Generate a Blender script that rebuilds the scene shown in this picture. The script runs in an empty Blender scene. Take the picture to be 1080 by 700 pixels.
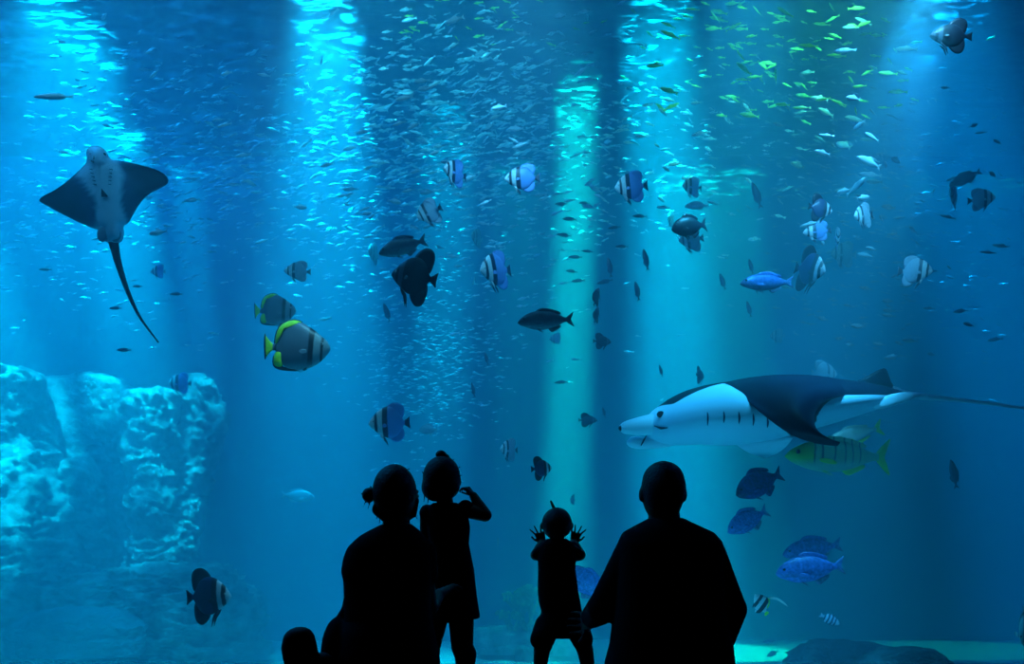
import bpy, bmesh, math, random
import numpy as np
from mathutils import Vector, Matrix, noise

S = bpy.context.scene
C = S.collection
random.seed(7)
R = math.radians
PI = math.pi

# ---------------------------------------------------------------- camera
FPX = 840.0          # focal length in pixels of the 1080 wide frame
EYE = 0.70           # camera height over the hall floor
HOR = 550.0          # pixel row of the horizon (lens shift)
cam_d = bpy.data.cameras.new('camera')
cam = bpy.data.objects.new('camera', cam_d); C.objects.link(cam)
cam.location = (0, 0, EYE); cam.rotation_euler = (R(90), 0, 0)
cam_d.sensor_width = 36; cam_d.lens = 36 * FPX / 1080
cam_d.shift_y = (HOR - 350) / 1080
cam_d.clip_end = 200
S.camera = cam

def P(px, py, Y):
    """pixel (in the 1080x700 frame) at distance Y -> point in the place"""
    return Vector(((px - 540) / FPX * Y, Y, EYE - (py - HOR) / FPX * Y))

# ---------------------------------------------------------------- world, exposure
w = bpy.data.worlds.new('world'); S.world = w; w.use_nodes = True
w.node_tree.nodes['Background'].inputs[0].default_value = (0.02, 0.20, 0.55, 1)
w.node_tree.nodes['Background'].inputs[1].default_value = 0.08
S.view_settings.view_transform = 'Standard'; S.view_settings.look = 'None'
S.view_settings.exposure = 0.0; S.view_settings.gamma = 1.0
S.view_settings.use_curve_mapping = False
cy = S.cycles
cy.use_denoising = True
cy.volume_bounces = 1; cy.max_bounces = 5; cy.diffuse_bounces = 2; cy.glossy_bounces = 2
cy.transparent_max_bounces = 12; cy.transmission_bounces = 2
cy.sample_clamp_indirect = 2.0
cy.caustics_reflective = False; cy.caustics_refractive = False

# tank dimensions
GY, BY = 3.70, 12.0        # glass, back wall
XW = 9.5                   # side walls
ZF, ZS = -1.09, 5.30       # sand, water surface

# ---------------------------------------------------------------- lamps over the tank, and fill lights added to it
def spot(name, pos, target, power, col, angle, blend=1.0, sx=1.0, sy=1.0, size=0.05):
    d = bpy.data.lights.new(name, 'SPOT'); d.energy = power; d.color = col
    d.spot_size = R(angle); d.spot_blend = blend; d.shadow_soft_size = size
    o = bpy.data.objects.new(name, d); C.objects.link(o)
    o.location = pos
    zz = (Vector(pos) - Vector(target)).normalized(); yy = zz.cross(Vector((1, 0, 0))).normalized(); xx = yy.cross(zz)
    o.rotation_euler = Matrix((xx, yy, zz)).transposed().to_euler()
    o.scale = (sx, sy, 1)
    return o
def area(name, pos, target, power, col, sx, sy):
    d = bpy.data.lights.new(name, 'AREA'); d.shape = 'RECTANGLE'; d.size = sx; d.size_y = sy
    d.energy = power; d.color = col
    o = bpy.data.objects.new(name, d); C.objects.link(o); o.location = pos
    o.rotation_euler = (Vector(target) - Vector(pos)).to_track_quat('-Z', 'Y').to_euler()
    return o

def shaft(name, px0, px1, Y, power, col, wpx, elong=3.0, z=17.0, ytop=150.0):
    """a narrow beam over the tank, seen crossing column px0 at row 0 and px1 at row 650"""
    a = P(px0, 0, Y); b = P(px1, 650, Y)
    d = (b - a).normalized()
    top = a + d * ((z - a.z) / d.z)
    dist = (top - P((px0 + px1) / 2, 250, Y)).length
    ang = 2 * math.degrees(math.atan(wpx / FPX * Y / 2 / dist))
    # a wide cone squeezed across the view keeps the sheet of light thick along the view
    return spot(name, top, b, power, col, ang * elong, 1.0, 1.0 / elong, 1.0)

#LIGHTS
K = 1000.0
area('skylight_left', (-6.8, 8.6, 9.5), (-6.5, 9.0, 0), 1.7*K, (0.01, 0.39, 1.0), 4, 5)
area('skylight_right', (7.5, 8.5, 9.5), (7.5, 9.0, 0), 0.22*K, (0.0, 0.24, 1.0), 4, 5)
area('front_fill', (-0.6, 3.95, 4.7), (-0.4, 6.2, 1.6), 0.085*K, (0.14, 0.66, 1.0), 10, 0.35)  # soft fill added under water to brighten the fish flanks
shaft('beam_far_left', 75, 60, 7.4, 20*K, (0.0, 0.75, 1.0), 165, elong=2.2, z=7.3)
shaft('beam_left', 345, 350, 7.4, 25*K, (0.0, 0.72, 1.0), 142, elong=2.2, z=7.6)
shaft('beam_green', 612, 592, 8.7, 430*K, (0.0, 1.0, 0.66), 60)
shaft('beam_cyan', 690, 722, 7.5, 150*K, (0.0, 0.84, 1.0), 105, elong=2.4, z=13)
shaft('beam_right', 985, 1110, 7.4, 90*K, (0.0, 0.5, 1.0), 120, elong=2.2, z=13)
spot('rock_lamp', (-6.5, 6.9, 9.0), (-6.38, 9.7, 1.8), 80*K, (0.0, 0.92, 1.0), 26, 0.6, 0.36, 1.0)
spot('rock_lamp', (-4.6, 8.4, 9.0), P(162, 445, 10.4), 60*K, (0.0, 0.88, 1.0), 17, 0.8, 0.5, 1.0)
spot('rock_lamp', (-4.2, 9.4, 9.0), P(216, 425, 11.2), 40*K, (0.0, 0.80, 1.0), 12, 0.8, 0.5, 1.0)
spot('rock_lamp', (-4.9, 9.0, 9.0), P(112, 402, 11.1), 60*K, (0.0, 0.9, 1.0), 6)
spot('sand_lamp', (2.6, 10.7, 15), (2.65, 10.9, ZF), 120*K, (0.0, 1.0, 0.62), 10, 0.4, 1.0, 0.65)
spot('sand_lamp', (5.6, 10.9, 15), (5.7, 11.1, ZF), 16*K, (0.0, 1.0, 0.50), 20, 0.4, 1.0, 0.28)
spot('sand_lamp', (-4.0, 10.2, 15), (-4.0, 10.4, ZF), 18*K, (0.0, 0.75, 0.9), 28, 0.6, 1.0, 0.2)
spot('manta_fill', (1.2, 3.95, 4.4), P(770, 445, 5.4), 1.2*K, (0.05, 0.60, 1.0), 36)  # unseen fill spot, added to brighten the manta
spot('bream_fill', (2.2, 3.95, 3.9), P(835, 560, 5.2), 1.5*K, (0.06, 0.58, 1.0), 30)  # added fill for the bream and trevallies, no real fixture
spot('school_fill', (2.6, 3.95, 4.9), P(830, 90, 6.4), 1.1*K, (0.20, 1.0, 0.55), 48)  # greenish fill added so the top right school shows
spot('cluster_fill', (2.4, 3.95, 4.5), P(880, 250, 5.6), 0.9*K, (0.15, 0.65, 1.0), 40)  # fill added for the batfish on the right
spot('cluster_fill', (0.1, 3.95, 4.5), P(560, 215, 5.6), 0.6*K, (0.15, 0.65, 1.0), 44)  # fill added for the batfish in the middle
area('floor_fill', (1.2, 3.9, -0.5), (1.6, 5.6, 1.4), 0.045*K, (0.03, 0.58, 1.0), 4.5, 0.2)  # invented fill below the window, lights the manta's belly
spot('school_fill', (-1.2, 3.95, 4.9), P(470, 110, 7.0), 0.65*K, (0.10, 0.80, 0.90), 50)  # extra fill added to brighten the top centre school
shaft('beam_glitter', 480, 455, 9.6, 110*K, (0.0, 0.8, 0.9), 80)
spot('coral_fill', (0.0, 10.4, 14), P(552, 655, 10.6), 60*K, (0.0, 1.0, 0.7), 6)  # spot added only to make the coral visible
spot('left_fill', (-0.8, 3.95, 4.3), P(290, 330, 4.8), 0.45*K, (0.25, 0.8, 1.0), 34)  # added fill that brightens the butterflyfish pair
#ENDLIGHTS

# ---------------------------------------------------------------- helpers
def link(o, parent=None):
    C.objects.link(o)
    if parent is not None: o.parent = parent
    return o
def tag(o, label=None, cat=None, group=None, kind=None):
    if label: o['label'] = label
    if cat: o['category'] = cat
    if group: o['group'] = group
    if kind: o['kind'] = kind
    return o
def empty(name, loc, rot=(0, 0, 0), scale=1.0):
    o = bpy.data.objects.new(name, None); link(o)
    o.location = loc; o.rotation_euler = rot
    o.scale = (scale,) * 3 if not hasattr(scale, '__len__') else scale
    o.empty_display_size = 0.1
    return o
def mesh_obj(name, V, F, mat=None, parent=None, smooth=True, attr=None):
    me = bpy.data.meshes.new(name)
    me.from_pydata([tuple(v) for v in V], [], [tuple(f) for f in F])
    if smooth:
        me.polygons.foreach_set('use_smooth', [True] * len(me.polygons))
    if attr is not None:
        a = me.attributes.new('mark', 'FLOAT', 'POINT'); a.data.foreach_set('value', [float(x) for x in attr])
    me.update()
    if mat: me.materials.append(mat)
    return link(bpy.data.objects.new(name, me), parent)
class MB:
    """vertex and face lists that several shapes are added to, to become ONE mesh"""
    def __init__(s): s.V = []; s.F = []
    def add(s, V, F):
        n = len(s.V); s.V += [Vector(v) for v in V]; s.F += [tuple(i + n for i in f) for f in F]
    def build(s, name, mat, parent=None, smooth=True): return mesh_obj(name, s.V, s.F, mat, parent, smooth)

def nodes(m):
    m.use_nodes = True; nt = m.node_tree; nt.nodes.clear(); return nt
def N(nt, t, **kw):
    n = nt.nodes.new(t)
    for k, v in kw.items():
        if k.startswith('i_'):
            key = k[2:]; key = int(key) if key.isdigit() else key.replace('_', ' ')
            n.inputs[key].default_value = v
        else: setattr(n, k, v)
    return n
def L(nt, a, b): nt.links.new(a, b)
def c4(c): return (c[0], c[1], c[2], 1)
def pmat(name, col, rough=0.6, spec=0.3, bump=0.0, bscale=30.0, vary=0.0, metal=0.0):
    m = bpy.data.materials.new(name); nt = nodes(m)
    b = N(nt, 'ShaderNodeBsdfPrincipled'); o = N(nt, 'ShaderNodeOutputMaterial')
    b.inputs['Base Color'].default_value = c4(col); b.inputs['Roughness'].default_value = rough
    b.inputs['Specular IOR Level'].default_value = spec; b.inputs['Metallic'].default_value = metal
    tc = N(nt, 'ShaderNodeTexCoord')
    if vary or bump:
        nz = N(nt, 'ShaderNodeTexNoise', i_Scale=bscale, i_Detail=4.0); L(nt, tc.outputs['Object'], nz.inputs['Vector'])
        if vary:
            mx = N(nt, 'ShaderNodeMix', data_type='RGBA')
            mx.inputs[6].default_value = c4([x * (1 - vary) for x in col]); mx.inputs[7].default_value = c4([min(1, x * (1 + vary)) for x in col])
            L(nt, nz.outputs['Fac'], mx.inputs[0]); L(nt, mx.outputs[2], b.inputs['Base Color'])
        if bump:
            bp = N(nt, 'ShaderNodeBump', i_Strength=bump, i_Distance=0.02); L(nt, nz.outputs['Fac'], bp.inputs['Height']); L(nt, bp.outputs[0], b.inputs['Normal'])
    L(nt, b.outputs[0], o.inputs[0])
    return m

# ---------------------------------------------------------------- the hall and the tank
M = {}
M['hall'] = pmat('hall_plaster', (0.012, 0.012, 0.014), 0.9, 0.1, 0.1, 20)
M['carpet'] = pmat('hall_carpet', (0.010, 0.010, 0.013), 1.0, 0.0, 0.3, 200)
M['tankwall'] = pmat('tank_wall', (0.02, 0.045, 0.10), 0.9, 0.1, 0.3, 3, 0.4)

def box(mb, x0, x1, y0, y1, z0, z1):
    V = [(x, y, z) for z in (z0, z1) for y in (y0, y1) for x in (x0, x1)]
    mb.add(V, [(0, 2, 3, 1), (4, 5, 7, 6), (0, 1, 5, 4), (2, 6, 7, 3), (0, 4, 6, 2), (1, 3, 7, 5)])
def slab(name, dims, mat):
    mb = MB(); box(mb, *dims); o = mb.build(name, mat, None, False); o['kind'] = 'structure'; return o
HX, HY = 6.0, -3.5
slab('floor', (-XW, XW, HY, GY - 0.1, -0.1, 0.0), M['carpet'])
slab('ceiling', (-XW, XW, HY, GY + 0.1, 3.9, 4.1), M['hall'])
slab('wall_rear', (-XW, XW, HY - 0.2, HY, -0.1, 4.1), M['hall'])
slab('wall_left', (-XW - 0.2, -XW, HY, GY, -0.1, 4.1), M['hall'])
slab('wall_right', (XW, XW + 0.2, HY, GY, -0.1, 4.1), M['hall'])
slab('trim_1', (-XW, XW, GY - 0.1, GY + 0.05, 3.75, 5.6), M['hall'])       # upstand over the window
slab('trim_2', (-XW, XW, GY - 0.1, GY + 0.05, -1.5, 0.0), M['hall'])      # the window's foot
slab('wall_back', (-XW, XW, BY, BY + 0.3, -1.5, 6.2), M['tankwall'])
slab('wall_tank_left', (-XW - 0.3, -XW, GY, BY + 0.3, -1.5, 6.2), M['tankwall'])
slab('wall_tank_right', (XW, XW + 0.3, GY, BY + 0.3, -1.5, 6.2), M['tankwall'])
# acrylic window: clear
m = bpy.data.materials.new('clear_acrylic'); nt = nodes(m)
t = N(nt, 'ShaderNodeBsdfTransparent'); t.inputs[0].default_value = (0.96, 0.98, 0.985, 1)
o_ = N(nt, 'ShaderNodeOutputMaterial'); L(nt, t.outputs[0], o_.inputs[0])
slab('window_1', (-XW, XW, GY - 0.06, GY + 0.0, 0.0, 3.75), m)

# the water that fills the tank
m = bpy.data.materials.new('sea_water'); nt = nodes(m)
sc = N(nt, 'ShaderNodeVolumeScatter'); sc.inputs['Color'].default_value = (0.35, 0.85, 1.0, 1); sc.inputs['Density'].default_value = 0.10
sc.inputs['Anisotropy'].default_value = 0.0
ab = N(nt, 'ShaderNodeVolumeAbsorption'); ab.inputs['Color'].default_value = (0.1, 0.69, 0.86, 1); ab.inputs['Density'].default_value = 0.27
ad = N(nt, 'ShaderNodeAddShader'); o_ = N(nt, 'ShaderNodeOutputMaterial')
L(nt, sc.outputs[0], ad.inputs[0]); L(nt, ab.outputs[0], ad.inputs[1]); L(nt, ad.outputs[0], o_.inputs['Volume'])
wb = slab('water', (-XW + 0.002, XW - 0.002, GY + 0.06, BY - 0.002, -1.45, ZS), m)
wb['kind'] = 'structure'
# rippled underside of the surface
def grid(x0, x1, y0, y1, nx, ny, zf):
    V = []; F = []
    for j in range(ny + 1):
        y = y0 + (y1 - y0) * j / ny
        for i in range(nx + 1):
            x = x0 + (x1 - x0) * i / nx
            V.append((x, y, zf(x, y)))
    for j in range(ny):
        for i in range(nx):
            a = j * (nx + 1) + i; F.append((a, a + 1, a + nx + 2, a + nx + 1))
    return V, F
def ripz(x, y):
    q = Vector((x * 1.1, y * 2.3, 0.3))
    return ZS + 0.02 + 0.05 * noise.noise(q) + 0.025 * noise.noise(q * 2.7) + 0.012 * noise.noise(q * 6.1)
V, F = grid(-XW, XW, GY + 0.05, BY, 330, 260, ripz)
m = bpy.data.materials.new('water_surface'); nt = nodes(m)
tc = N(nt, 'ShaderNodeTexCoord'); mp = N(nt, 'ShaderNodeMapping'); mp.inputs['Scale'].default_value = (2.2, 7.0, 1)
L(nt, tc.outputs['Object'], mp.inputs[0])
nz = N(nt, 'ShaderNodeTexNoise', i_Scale=1.6, i_Detail=5.0, i_Roughness=0.62, i_Distortion=0.6); L(nt, mp.outputs[0], nz.inputs['Vector'])
rp = N(nt, 'ShaderNodeValToRGB'); rp.color_ramp.elements[0].position = 0.52; rp.color_ramp.elements[1].position = 0.68
L(nt, nz.outputs['Fac'], rp.inputs[0])
tr = N(nt, 'ShaderNodeBsdfTransparent')
gl = N(nt, 'ShaderNodeBsdfGlossy', i_Roughness=0.12); gl.inputs[0].default_value = (0.8, 0.9, 1, 1)
tl = N(nt, 'ShaderNodeBsdfTranslucent'); tl.inputs[0].default_value = (0.6, 0.8, 0.9, 1)
bp = N(nt, 'ShaderNodeBump', i_Strength=0.6, i_Distance=0.05); L(nt, nz.outputs['Fac'], bp.inputs['Height'])
L(nt, bp.outputs[0], gl.inputs['Normal'])
m1 = N(nt, 'ShaderNodeMixShader', i_0=0.30); L(nt, tr.outputs[0], m1.inputs[1]); L(nt, gl.outputs[0], m1.inputs[2])
mul = N(nt, 'ShaderNodeMath', operation='MULTIPLY'); mul.inputs[1].default_value = 0.17; L(nt, rp.outputs[0], mul.inputs[0])
m2 = N(nt, 'ShaderNodeMixShader'); L(nt, mul.outputs[0], m2.inputs[0]); L(nt, m1.outputs[0], m2.inputs[1]); L(nt, tl.outputs[0], m2.inputs[2])
o_ = N(nt, 'ShaderNodeOutputMaterial'); L(nt, m2.outputs[0], o_.inputs[0])
ws = mesh_obj('water_surface', V, F, m); ws['kind'] = 'structure'

# sand
M['sand'] = pmat('sand', (0.80, 0.80, 0.55), 0.95, 0.1, 0.5, 6, 0.18)
V, F = grid(-XW, XW, GY + 0.06, BY, 150, 90, lambda x, y: ZF + 0.05 * noise.noise(Vector((x * 0.5, y * 0.9, 3))) + 0.015 * noise.noise(Vector((x * 3, y * 5, 3))))
sd = mesh_obj('sand_bed', V, F, M['sand']); sd['kind'] = 'structure'

# ---------------------------------------------------------------- rocks
def rockmat(name, lo, hi, sc=2.0):
    m = bpy.data.materials.new(name); nt = nodes(m)
    b = N(nt, 'ShaderNodeBsdfPrincipled', i_Roughness=0.95); b.inputs['Specular IOR Level'].default_value = 0.1
    tc = N(nt, 'ShaderNodeTexCoord')
    n1 = N(nt, 'ShaderNodeTexNoise', i_Scale=sc, i_Detail=7.0, i_Roughness=0.65); L(nt, tc.outputs['Object'], n1.inputs['Vector'])
    r1 = N(nt, 'ShaderNodeValToRGB'); r1.color_ramp.elements[0].position = 0.40; r1.color_ramp.elements[1].position = 0.60
    r1.color_ramp.elements[0].color = c4(lo); r1.color_ramp.elements[1].color = c4(hi); L(nt, n1.outputs['Fac'], r1.inputs[0])
    n2 = N(nt, 'ShaderNodeTexNoise', i_Scale=sc * 7, i_Detail=6.0, i_Roughness=0.7); L(nt, tc.outputs['Object'], n2.inputs['Vector'])
    bp = N(nt, 'ShaderNodeBump', i_Strength=1.0, i_Distance=0.16); L(nt, n2.outputs['Fac'], bp.inputs['Height'])
    L(nt, r1.outputs[0], b.inputs['Base Color']); L(nt, bp.outputs[0], b.inputs['Normal'])
    o = N(nt, 'ShaderNodeOutputMaterial'); L(nt, b.outputs[0], o.inputs[0]); return m
M['rock'] = rockmat('reef_rock', (0.07, 0.10, 0.10), (0.62, 0.68, 0.56), 1.5)
M['rockd'] = rockmat('boulder_rock', (0.16, 0.18, 0.20), (0.34, 0.36, 0.36), 1.6)

def rock(name, rows, Y, depth, amp, mat, seed, label, nz=130, na=150, group=None, cat='rock'):
    """rows (row, left, right) in pixels of the frame at distance Y, top to bottom; sections are full rounds, so the rock is solid"""
    ys = [r[0] for r in rows]; V = []; F = []
    tt = np.linspace(0, 1, nz)
    for k in range(nz):
        py = ys[0] + (ys[-1] - ys[0]) * tt[k]
        l = np.interp(py, ys, [r[1] for r in rows]); r_ = np.interp(py, ys, [r[2] for r in rows])
        a = P(l, py, Y); b = P(r_, py, Y); cx = (a.x + b.x) / 2; rx = (b.x - a.x) / 2; z = a.z
        ry = depth * (0.55 + 0.45 * min(1, rx / max(1e-3, (P(max(q[2] for q in rows), 0, Y).x - P(min(q[1] for q in rows), 0, Y).x) / 2)))
        ry *= min(1, (k + 0.6) / 5.0) ** 0.5
        for i in range(na):
            th = 2 * PI * i / na; c, s = math.cos(th), math.sin(th)
            e = 0.8
            x = cx + rx * math.copysign(abs(c) ** e, c); y = Y + ry * math.copysign(abs(s) ** e, s)
            q = Vector((x * 1.3, y * 1.3, z * 1.3 + seed * 9.7))
            d = amp * (noise.fractal(q * 2.0, 0.7, 2.1, 6) * 0.9 + 0.45 * noise.ridged_multi_fractal(Vector((q.x * 3.0, q.y * 3.0, q.z * 6.4)), 0.9, 2.1, 5, 1.0, 2.0) - 0.6)
            V.append((x + c * d, y + s * d, z + 0.5 * d * (1 if k < nz - 3 else 0)))
    for k in range(nz - 1):
        for i in range(na):
            j = (i + 1) % na; F.append((k * na + i, (k + 1) * na + i, (k + 1) * na + j, k * na + j))
    F.append(tuple(range(na))); F.append(tuple(range(nz * na - 1, (nz - 1) * na - 1, -1)))
    # origin at the base
    base = Vector(((P((rows[-1][1] + rows[-1][2]) / 2, 0, Y)).x, Y, min(v[2] for v in V)))
    o = mesh_obj(name, [Vector(v) - base for v in V], F, mat); o.location = base
    if name in ('rock_stack', 'rock_block', 'rock_buttress', 'rock_spire', 'rock_crag'):
        o.parent = WALL; o.location = base - WALL.location; return o
    return tag(o, label, cat, group)

WALL = tag(empty('rock_formation', (P(110, 0, 10.8).x, 10.8, ZF)), 'tall craggy rock formation on the left with pale stacks around a flat-topped block', 'rock')
rock('rock_stack', [(384, -10, 12), (388, -30, 24), (397, -60, 33), (430, -70, 37), (470, -75, 44), (510, -80, 60), (550, -85, 78), (600, -85, 95), (668, -85, 96)], 10.3, 1.1, 0.10, M['rock'], 1,
     'tall pale rock stack at the far left edge of the tank', cat='rock')
rock('rock_block', [(395, 66, 118), (398, 54, 130), (405, 48, 136), (440, 46, 138), (500, 46, 140), (560, 44, 142), (672, 40, 146)], 11.4, 0.5, 0.05, M['rock'], 2,
     'smooth dark flat-topped rock block between the two pale columns')
rock('rock_buttress', [(482, 78, 92), (500, 66, 102), (530, 60, 110), (580, 58, 116), (672, 55, 122)], 10.7, 0.4, 0.05, M['rock'], 12,
     'low rounded rock buttress leaning on the flat-topped block')
rock('rock_spire', [(410, 150, 168), (414, 142, 180), (430, 140, 183), (460, 142, 184), (490, 138, 182), (520, 142, 190), (560, 142, 200), (600, 140, 205), (668, 138, 205)], 10.8, 0.55, 0.10, M['rock'], 3,
     'craggy pale rock pillar right of the flat-topped block')
rock('rock_crag', [(393, 192, 208), (397, 186, 220), (410, 182, 230), (430, 196, 236), (450, 198, 238), (470, 192, 234), (500, 186, 222), (540, 180, 214), (580, 180, 210), (672, 178, 205)], 11.4, 0.35, 0.09, M['rock'], 4,
     'rough hooked rock crag at the right end of the rock wall')
rock('reef_boulder', [(596, 20, 80), (600, -20, 110), (612, -80, 140), (630, -120, 150), (660, -120, 150), (694, -120, 150)], 9.9, 0.8, 0.15, M['rock'], 5,
     'low wide grey boulder in front of the tall rock column')
rock('reef_boulder', [(594, 140, 205), (600, 128, 232), (612, 118, 252), (630, 110, 268), (660, 108, 278), (692, 108, 284)], 10.1, 0.7, 0.15, M['rock'], 6,
     'low layered boulder at the foot of the craggy pillar')
rock('reef_boulder', [(640, 60, 100), (646, 30, 130), (660, 10, 150), (690, 10, 152)], 9.2, 0.3, 0.04, M['rockd'], 7,
     'smooth dark boulder on the sand in front of the other low boulders')
# ---------------------------------------------------------------- fish
def catmull(xs, ys, q):
    """smooth interpolation through points (xs descending or ascending)"""
    xs = np.array(xs, float); ys = np.array(ys, float)
    if xs[0] > xs[-1]: xs = xs[::-1]; ys = ys[::-1]
    out = []
    mmm = np.gradient(ys, xs)
    for v in np.atleast_1d(q):
        i = int(np.clip(np.searchsorted(xs, v) - 1, 0, len(xs) - 2)); h = xs[i + 1] - xs[i]; t = (v - xs[i]) / h
        t = min(1, max(0, t))
        out.append((2*t**3 - 3*t*t + 1) * ys[i] + (t**3 - 2*t*t + t) * h * mmm[i] + (-2*t**3 + 3*t*t) * ys[i + 1] + (t**3 - t*t) * h * mmm[i + 1])
    return np.array(out)

def body_mesh(st, n=26, k=18):
    """st: (x, ztop, zbot, halfwidth) from snout to tail root; a closed lofted body, unit long"""
    xs = [s[0] for s in st]
    t = np.linspace(0, 1, n); t = 0.5 - 0.5 * np.cos(t * PI) if n > 12 else t
    q = xs[0] + (xs[-1] - xs[0]) * t
    zt = catmull(xs, [s[1] for s in st], q); zb = catmull(xs, [s[2] for s in st], q); hw = catmull(xs, [s[3] for s in st], q)
    V = []; F = []
    for i in range(n):
        c = (zt[i] + zb[i]) / 2; h = max(0.002, (zt[i] - zb[i]) / 2); ww = max(0.002, hw[i])
        for j in range(k):
            a = 2 * PI * j / k; V.append((q[i], ww * math.copysign(abs(math.sin(a)) ** 1.15, math.sin(a)), c + h * math.cos(a)))
    for i in range(n - 1):
        for j in range(k):
            b = (j + 1) % k; F.append((i * k + j, (i + 1) * k + j, (i + 1) * k + b, i * k + b))
    F.append(tuple(range(k))); F.append(tuple(range(n * k - 1, (n - 1) * k - 1, -1)))
    return V, F

def smooth_poly(pts, it=2):
    """Chaikin corner cutting of a closed outline"""
    for _ in range(it):
        o = []
        for i in range(len(pts)):
            a = np.array(pts[i]); b = np.array(pts[(i + 1) % len(pts)])
            o += [tuple(a * .75 + b * .25), tuple(a * .25 + b * .75)]
        pts = o
    return pts
def plate(pts, th=0.008, y0=0.0, it=1, bend=None, thin=0.25):
    """a fin: outline (x, z) with a thicker middle and thin rim; bend(x, z) -> y offset"""
    pts = smooth_poly(pts, it); n = len(pts)
    cx = sum(p[0] for p in pts) / n; cz = sum(p[1] for p in pts) / n
    B = bend or (lambda x, z: 0.0)
    V = []; F = []
    rings = [(1.0, thin), (0.72, 0.8), (0.35, 1.0)]
    for side in (1, -1):
        for (s, t) in rings:
            for (x, z) in pts:
                X = cx + (x - cx) * s; Z = cz + (z - cz) * s
                V.append((X, y0 + B(X, Z) + side * th * 0.5 * t, Z))
        V.append((cx, y0 + B(cx, cz) + side * th * 0.5, cz))
    h = 3 * n + 1
    for sd in (0, 1):
        o = sd * h
        for r in range(2):
            for i in range(n):
                j = (i + 1) % n; f = (o + r * n + i, o + r * n + j, o + (r + 1) * n + j, o + (r + 1) * n + i)
                F.append(f if sd else f[::-1])
        for i in range(n):
            j = (i + 1) % n; f = (o + 2 * n + i, o + 2 * n + j, o + 3 * n); F.append(f if sd else f[::-1])
    for i in range(n):
        j = (i + 1) % n; F.append((i, j, h + j, h + i))
    return V, F
def sphere(c, r, n=10, m=8, sc=(1, 1, 1)):
    V = [(c[0], c[1], c[2] + r * sc[2])]; F = []
    for i in range(1, m):
        a = PI * i / m
        for j in range(n):
            b = 2 * PI * j / n; V.append((c[0] + r * sc[0] * math.sin(a) * math.cos(b), c[1] + r * sc[1] * math.sin(a) * math.sin(b), c[2] + r * sc[2] * math.cos(a)))
    V.append((c[0], c[1], c[2] - r * sc[2])); e = len(V) - 1
    for j in range(n):
        F.append((0, 1 + j, 1 + (j + 1) % n)); F.append((e, e - n + (j + 1) % n, e - n + j))
    for i in range(m - 2):
        for j in range(n):
            a = 1 + i * n; k = (j + 1) % n; F.append((a + j, a + n + j, a + n + k, a + k))
    return V, F

def skin(name, stops, zshade=None, rough=0.45, noise_amt=0.02, spec=0.4, axis='X', slant=0.0, arc=0.0, belly=None, mottle=0.0):
    """stops: (x, colour) along the unit-long fish, tail -0.5 to snout 0.5, constant bars softened by short ramps"""
    m = bpy.data.materials.new(name); nt = nodes(m)
    tc = N(nt, 'ShaderNodeTexCoord'); sp = N(nt, 'ShaderNodeSeparateXYZ'); L(nt, tc.outputs['Object'], sp.inputs[0])
    nz = N(nt, 'ShaderNodeTexNoise', i_Scale=9.0, i_Detail=3.0); L(nt, tc.outputs['Object'], nz.inputs['Vector'])
    # x + slant*z + arc*z^2 + noise
    def mth(op, a, b):
        n_ = N(nt, 'ShaderNodeMath', operation=op)
        for i, v in enumerate((a, b)):
            if isinstance(v, (int, float)): n_.inputs[i].default_value = v
            else: L(nt, v, n_.inputs[i])
        return n_.outputs[0]
    x = mth('ADD', sp.outputs[0], 0.5)
    x = mth('ADD', x, mth('MULTIPLY', sp.outputs[2], slant))
    x = mth('ADD', x, mth('MULTIPLY', mth('MULTIPLY', sp.outputs[2], sp.outputs[2]), arc))
    x = mth('ADD', x, mth('MULTIPLY', mth('SUBTRACT', nz.outputs['Fac'], 0.5), noise_amt * 2))
    rp = N(nt, 'ShaderNodeValToRGB'); cr = rp.color_ramp
    while len(cr.elements) < len(stops): cr.elements.new(0.5)
    for e, (p, c) in zip(cr.elements, stops): e.position = p; e.color = c4(c)
    L(nt, x, rp.inputs[0]); col = rp.outputs[0]
    if belly is not None:
        z0, z1, bc = belly
        mr = N(nt, 'ShaderNodeMapRange', i_1=z0, i_2=z1); mr.interpolation_type = 'SMOOTHSTEP'; L(nt, sp.outputs[2], mr.inputs[0])
        mx = N(nt, 'ShaderNodeMix', data_type='RGBA'); L(nt, mr.outputs[0], mx.inputs[0]); mx.inputs[6].default_value = c4(bc); L(nt, col, mx.inputs[7]); col = mx.outputs[2]
    if mottle:
        n3 = N(nt, 'ShaderNodeTexNoise', i_Scale=22.0, i_Detail=3.0); L(nt, tc.outputs['Object'], n3.inputs['Vector'])
        mr = N(nt, 'ShaderNodeMapRange', i_1=0.3, i_2=0.7, i_3=1 - mottle, i_4=1.0); L(nt, n3.outputs['Fac'], mr.inputs[0])
        mx = N(nt, 'ShaderNodeMix', data_type='RGBA', blend_type='MULTIPLY'); mx.inputs[0].default_value = 1
        L(nt, col, mx.inputs[6]); L(nt, mr.outputs[0], mx.inputs[7]); col = mx.outputs[2]
    b = N(nt, 'ShaderNodeBsdfPrincipled', i_Roughness=rough); b.inputs['Specular IOR Level'].default_value = spec
    L(nt, col, b.inputs['Base Color'])
    o = N(nt, 'ShaderNodeOutputMaterial'); L(nt, b.outputs[0], o.inputs[0]); return m

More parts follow.
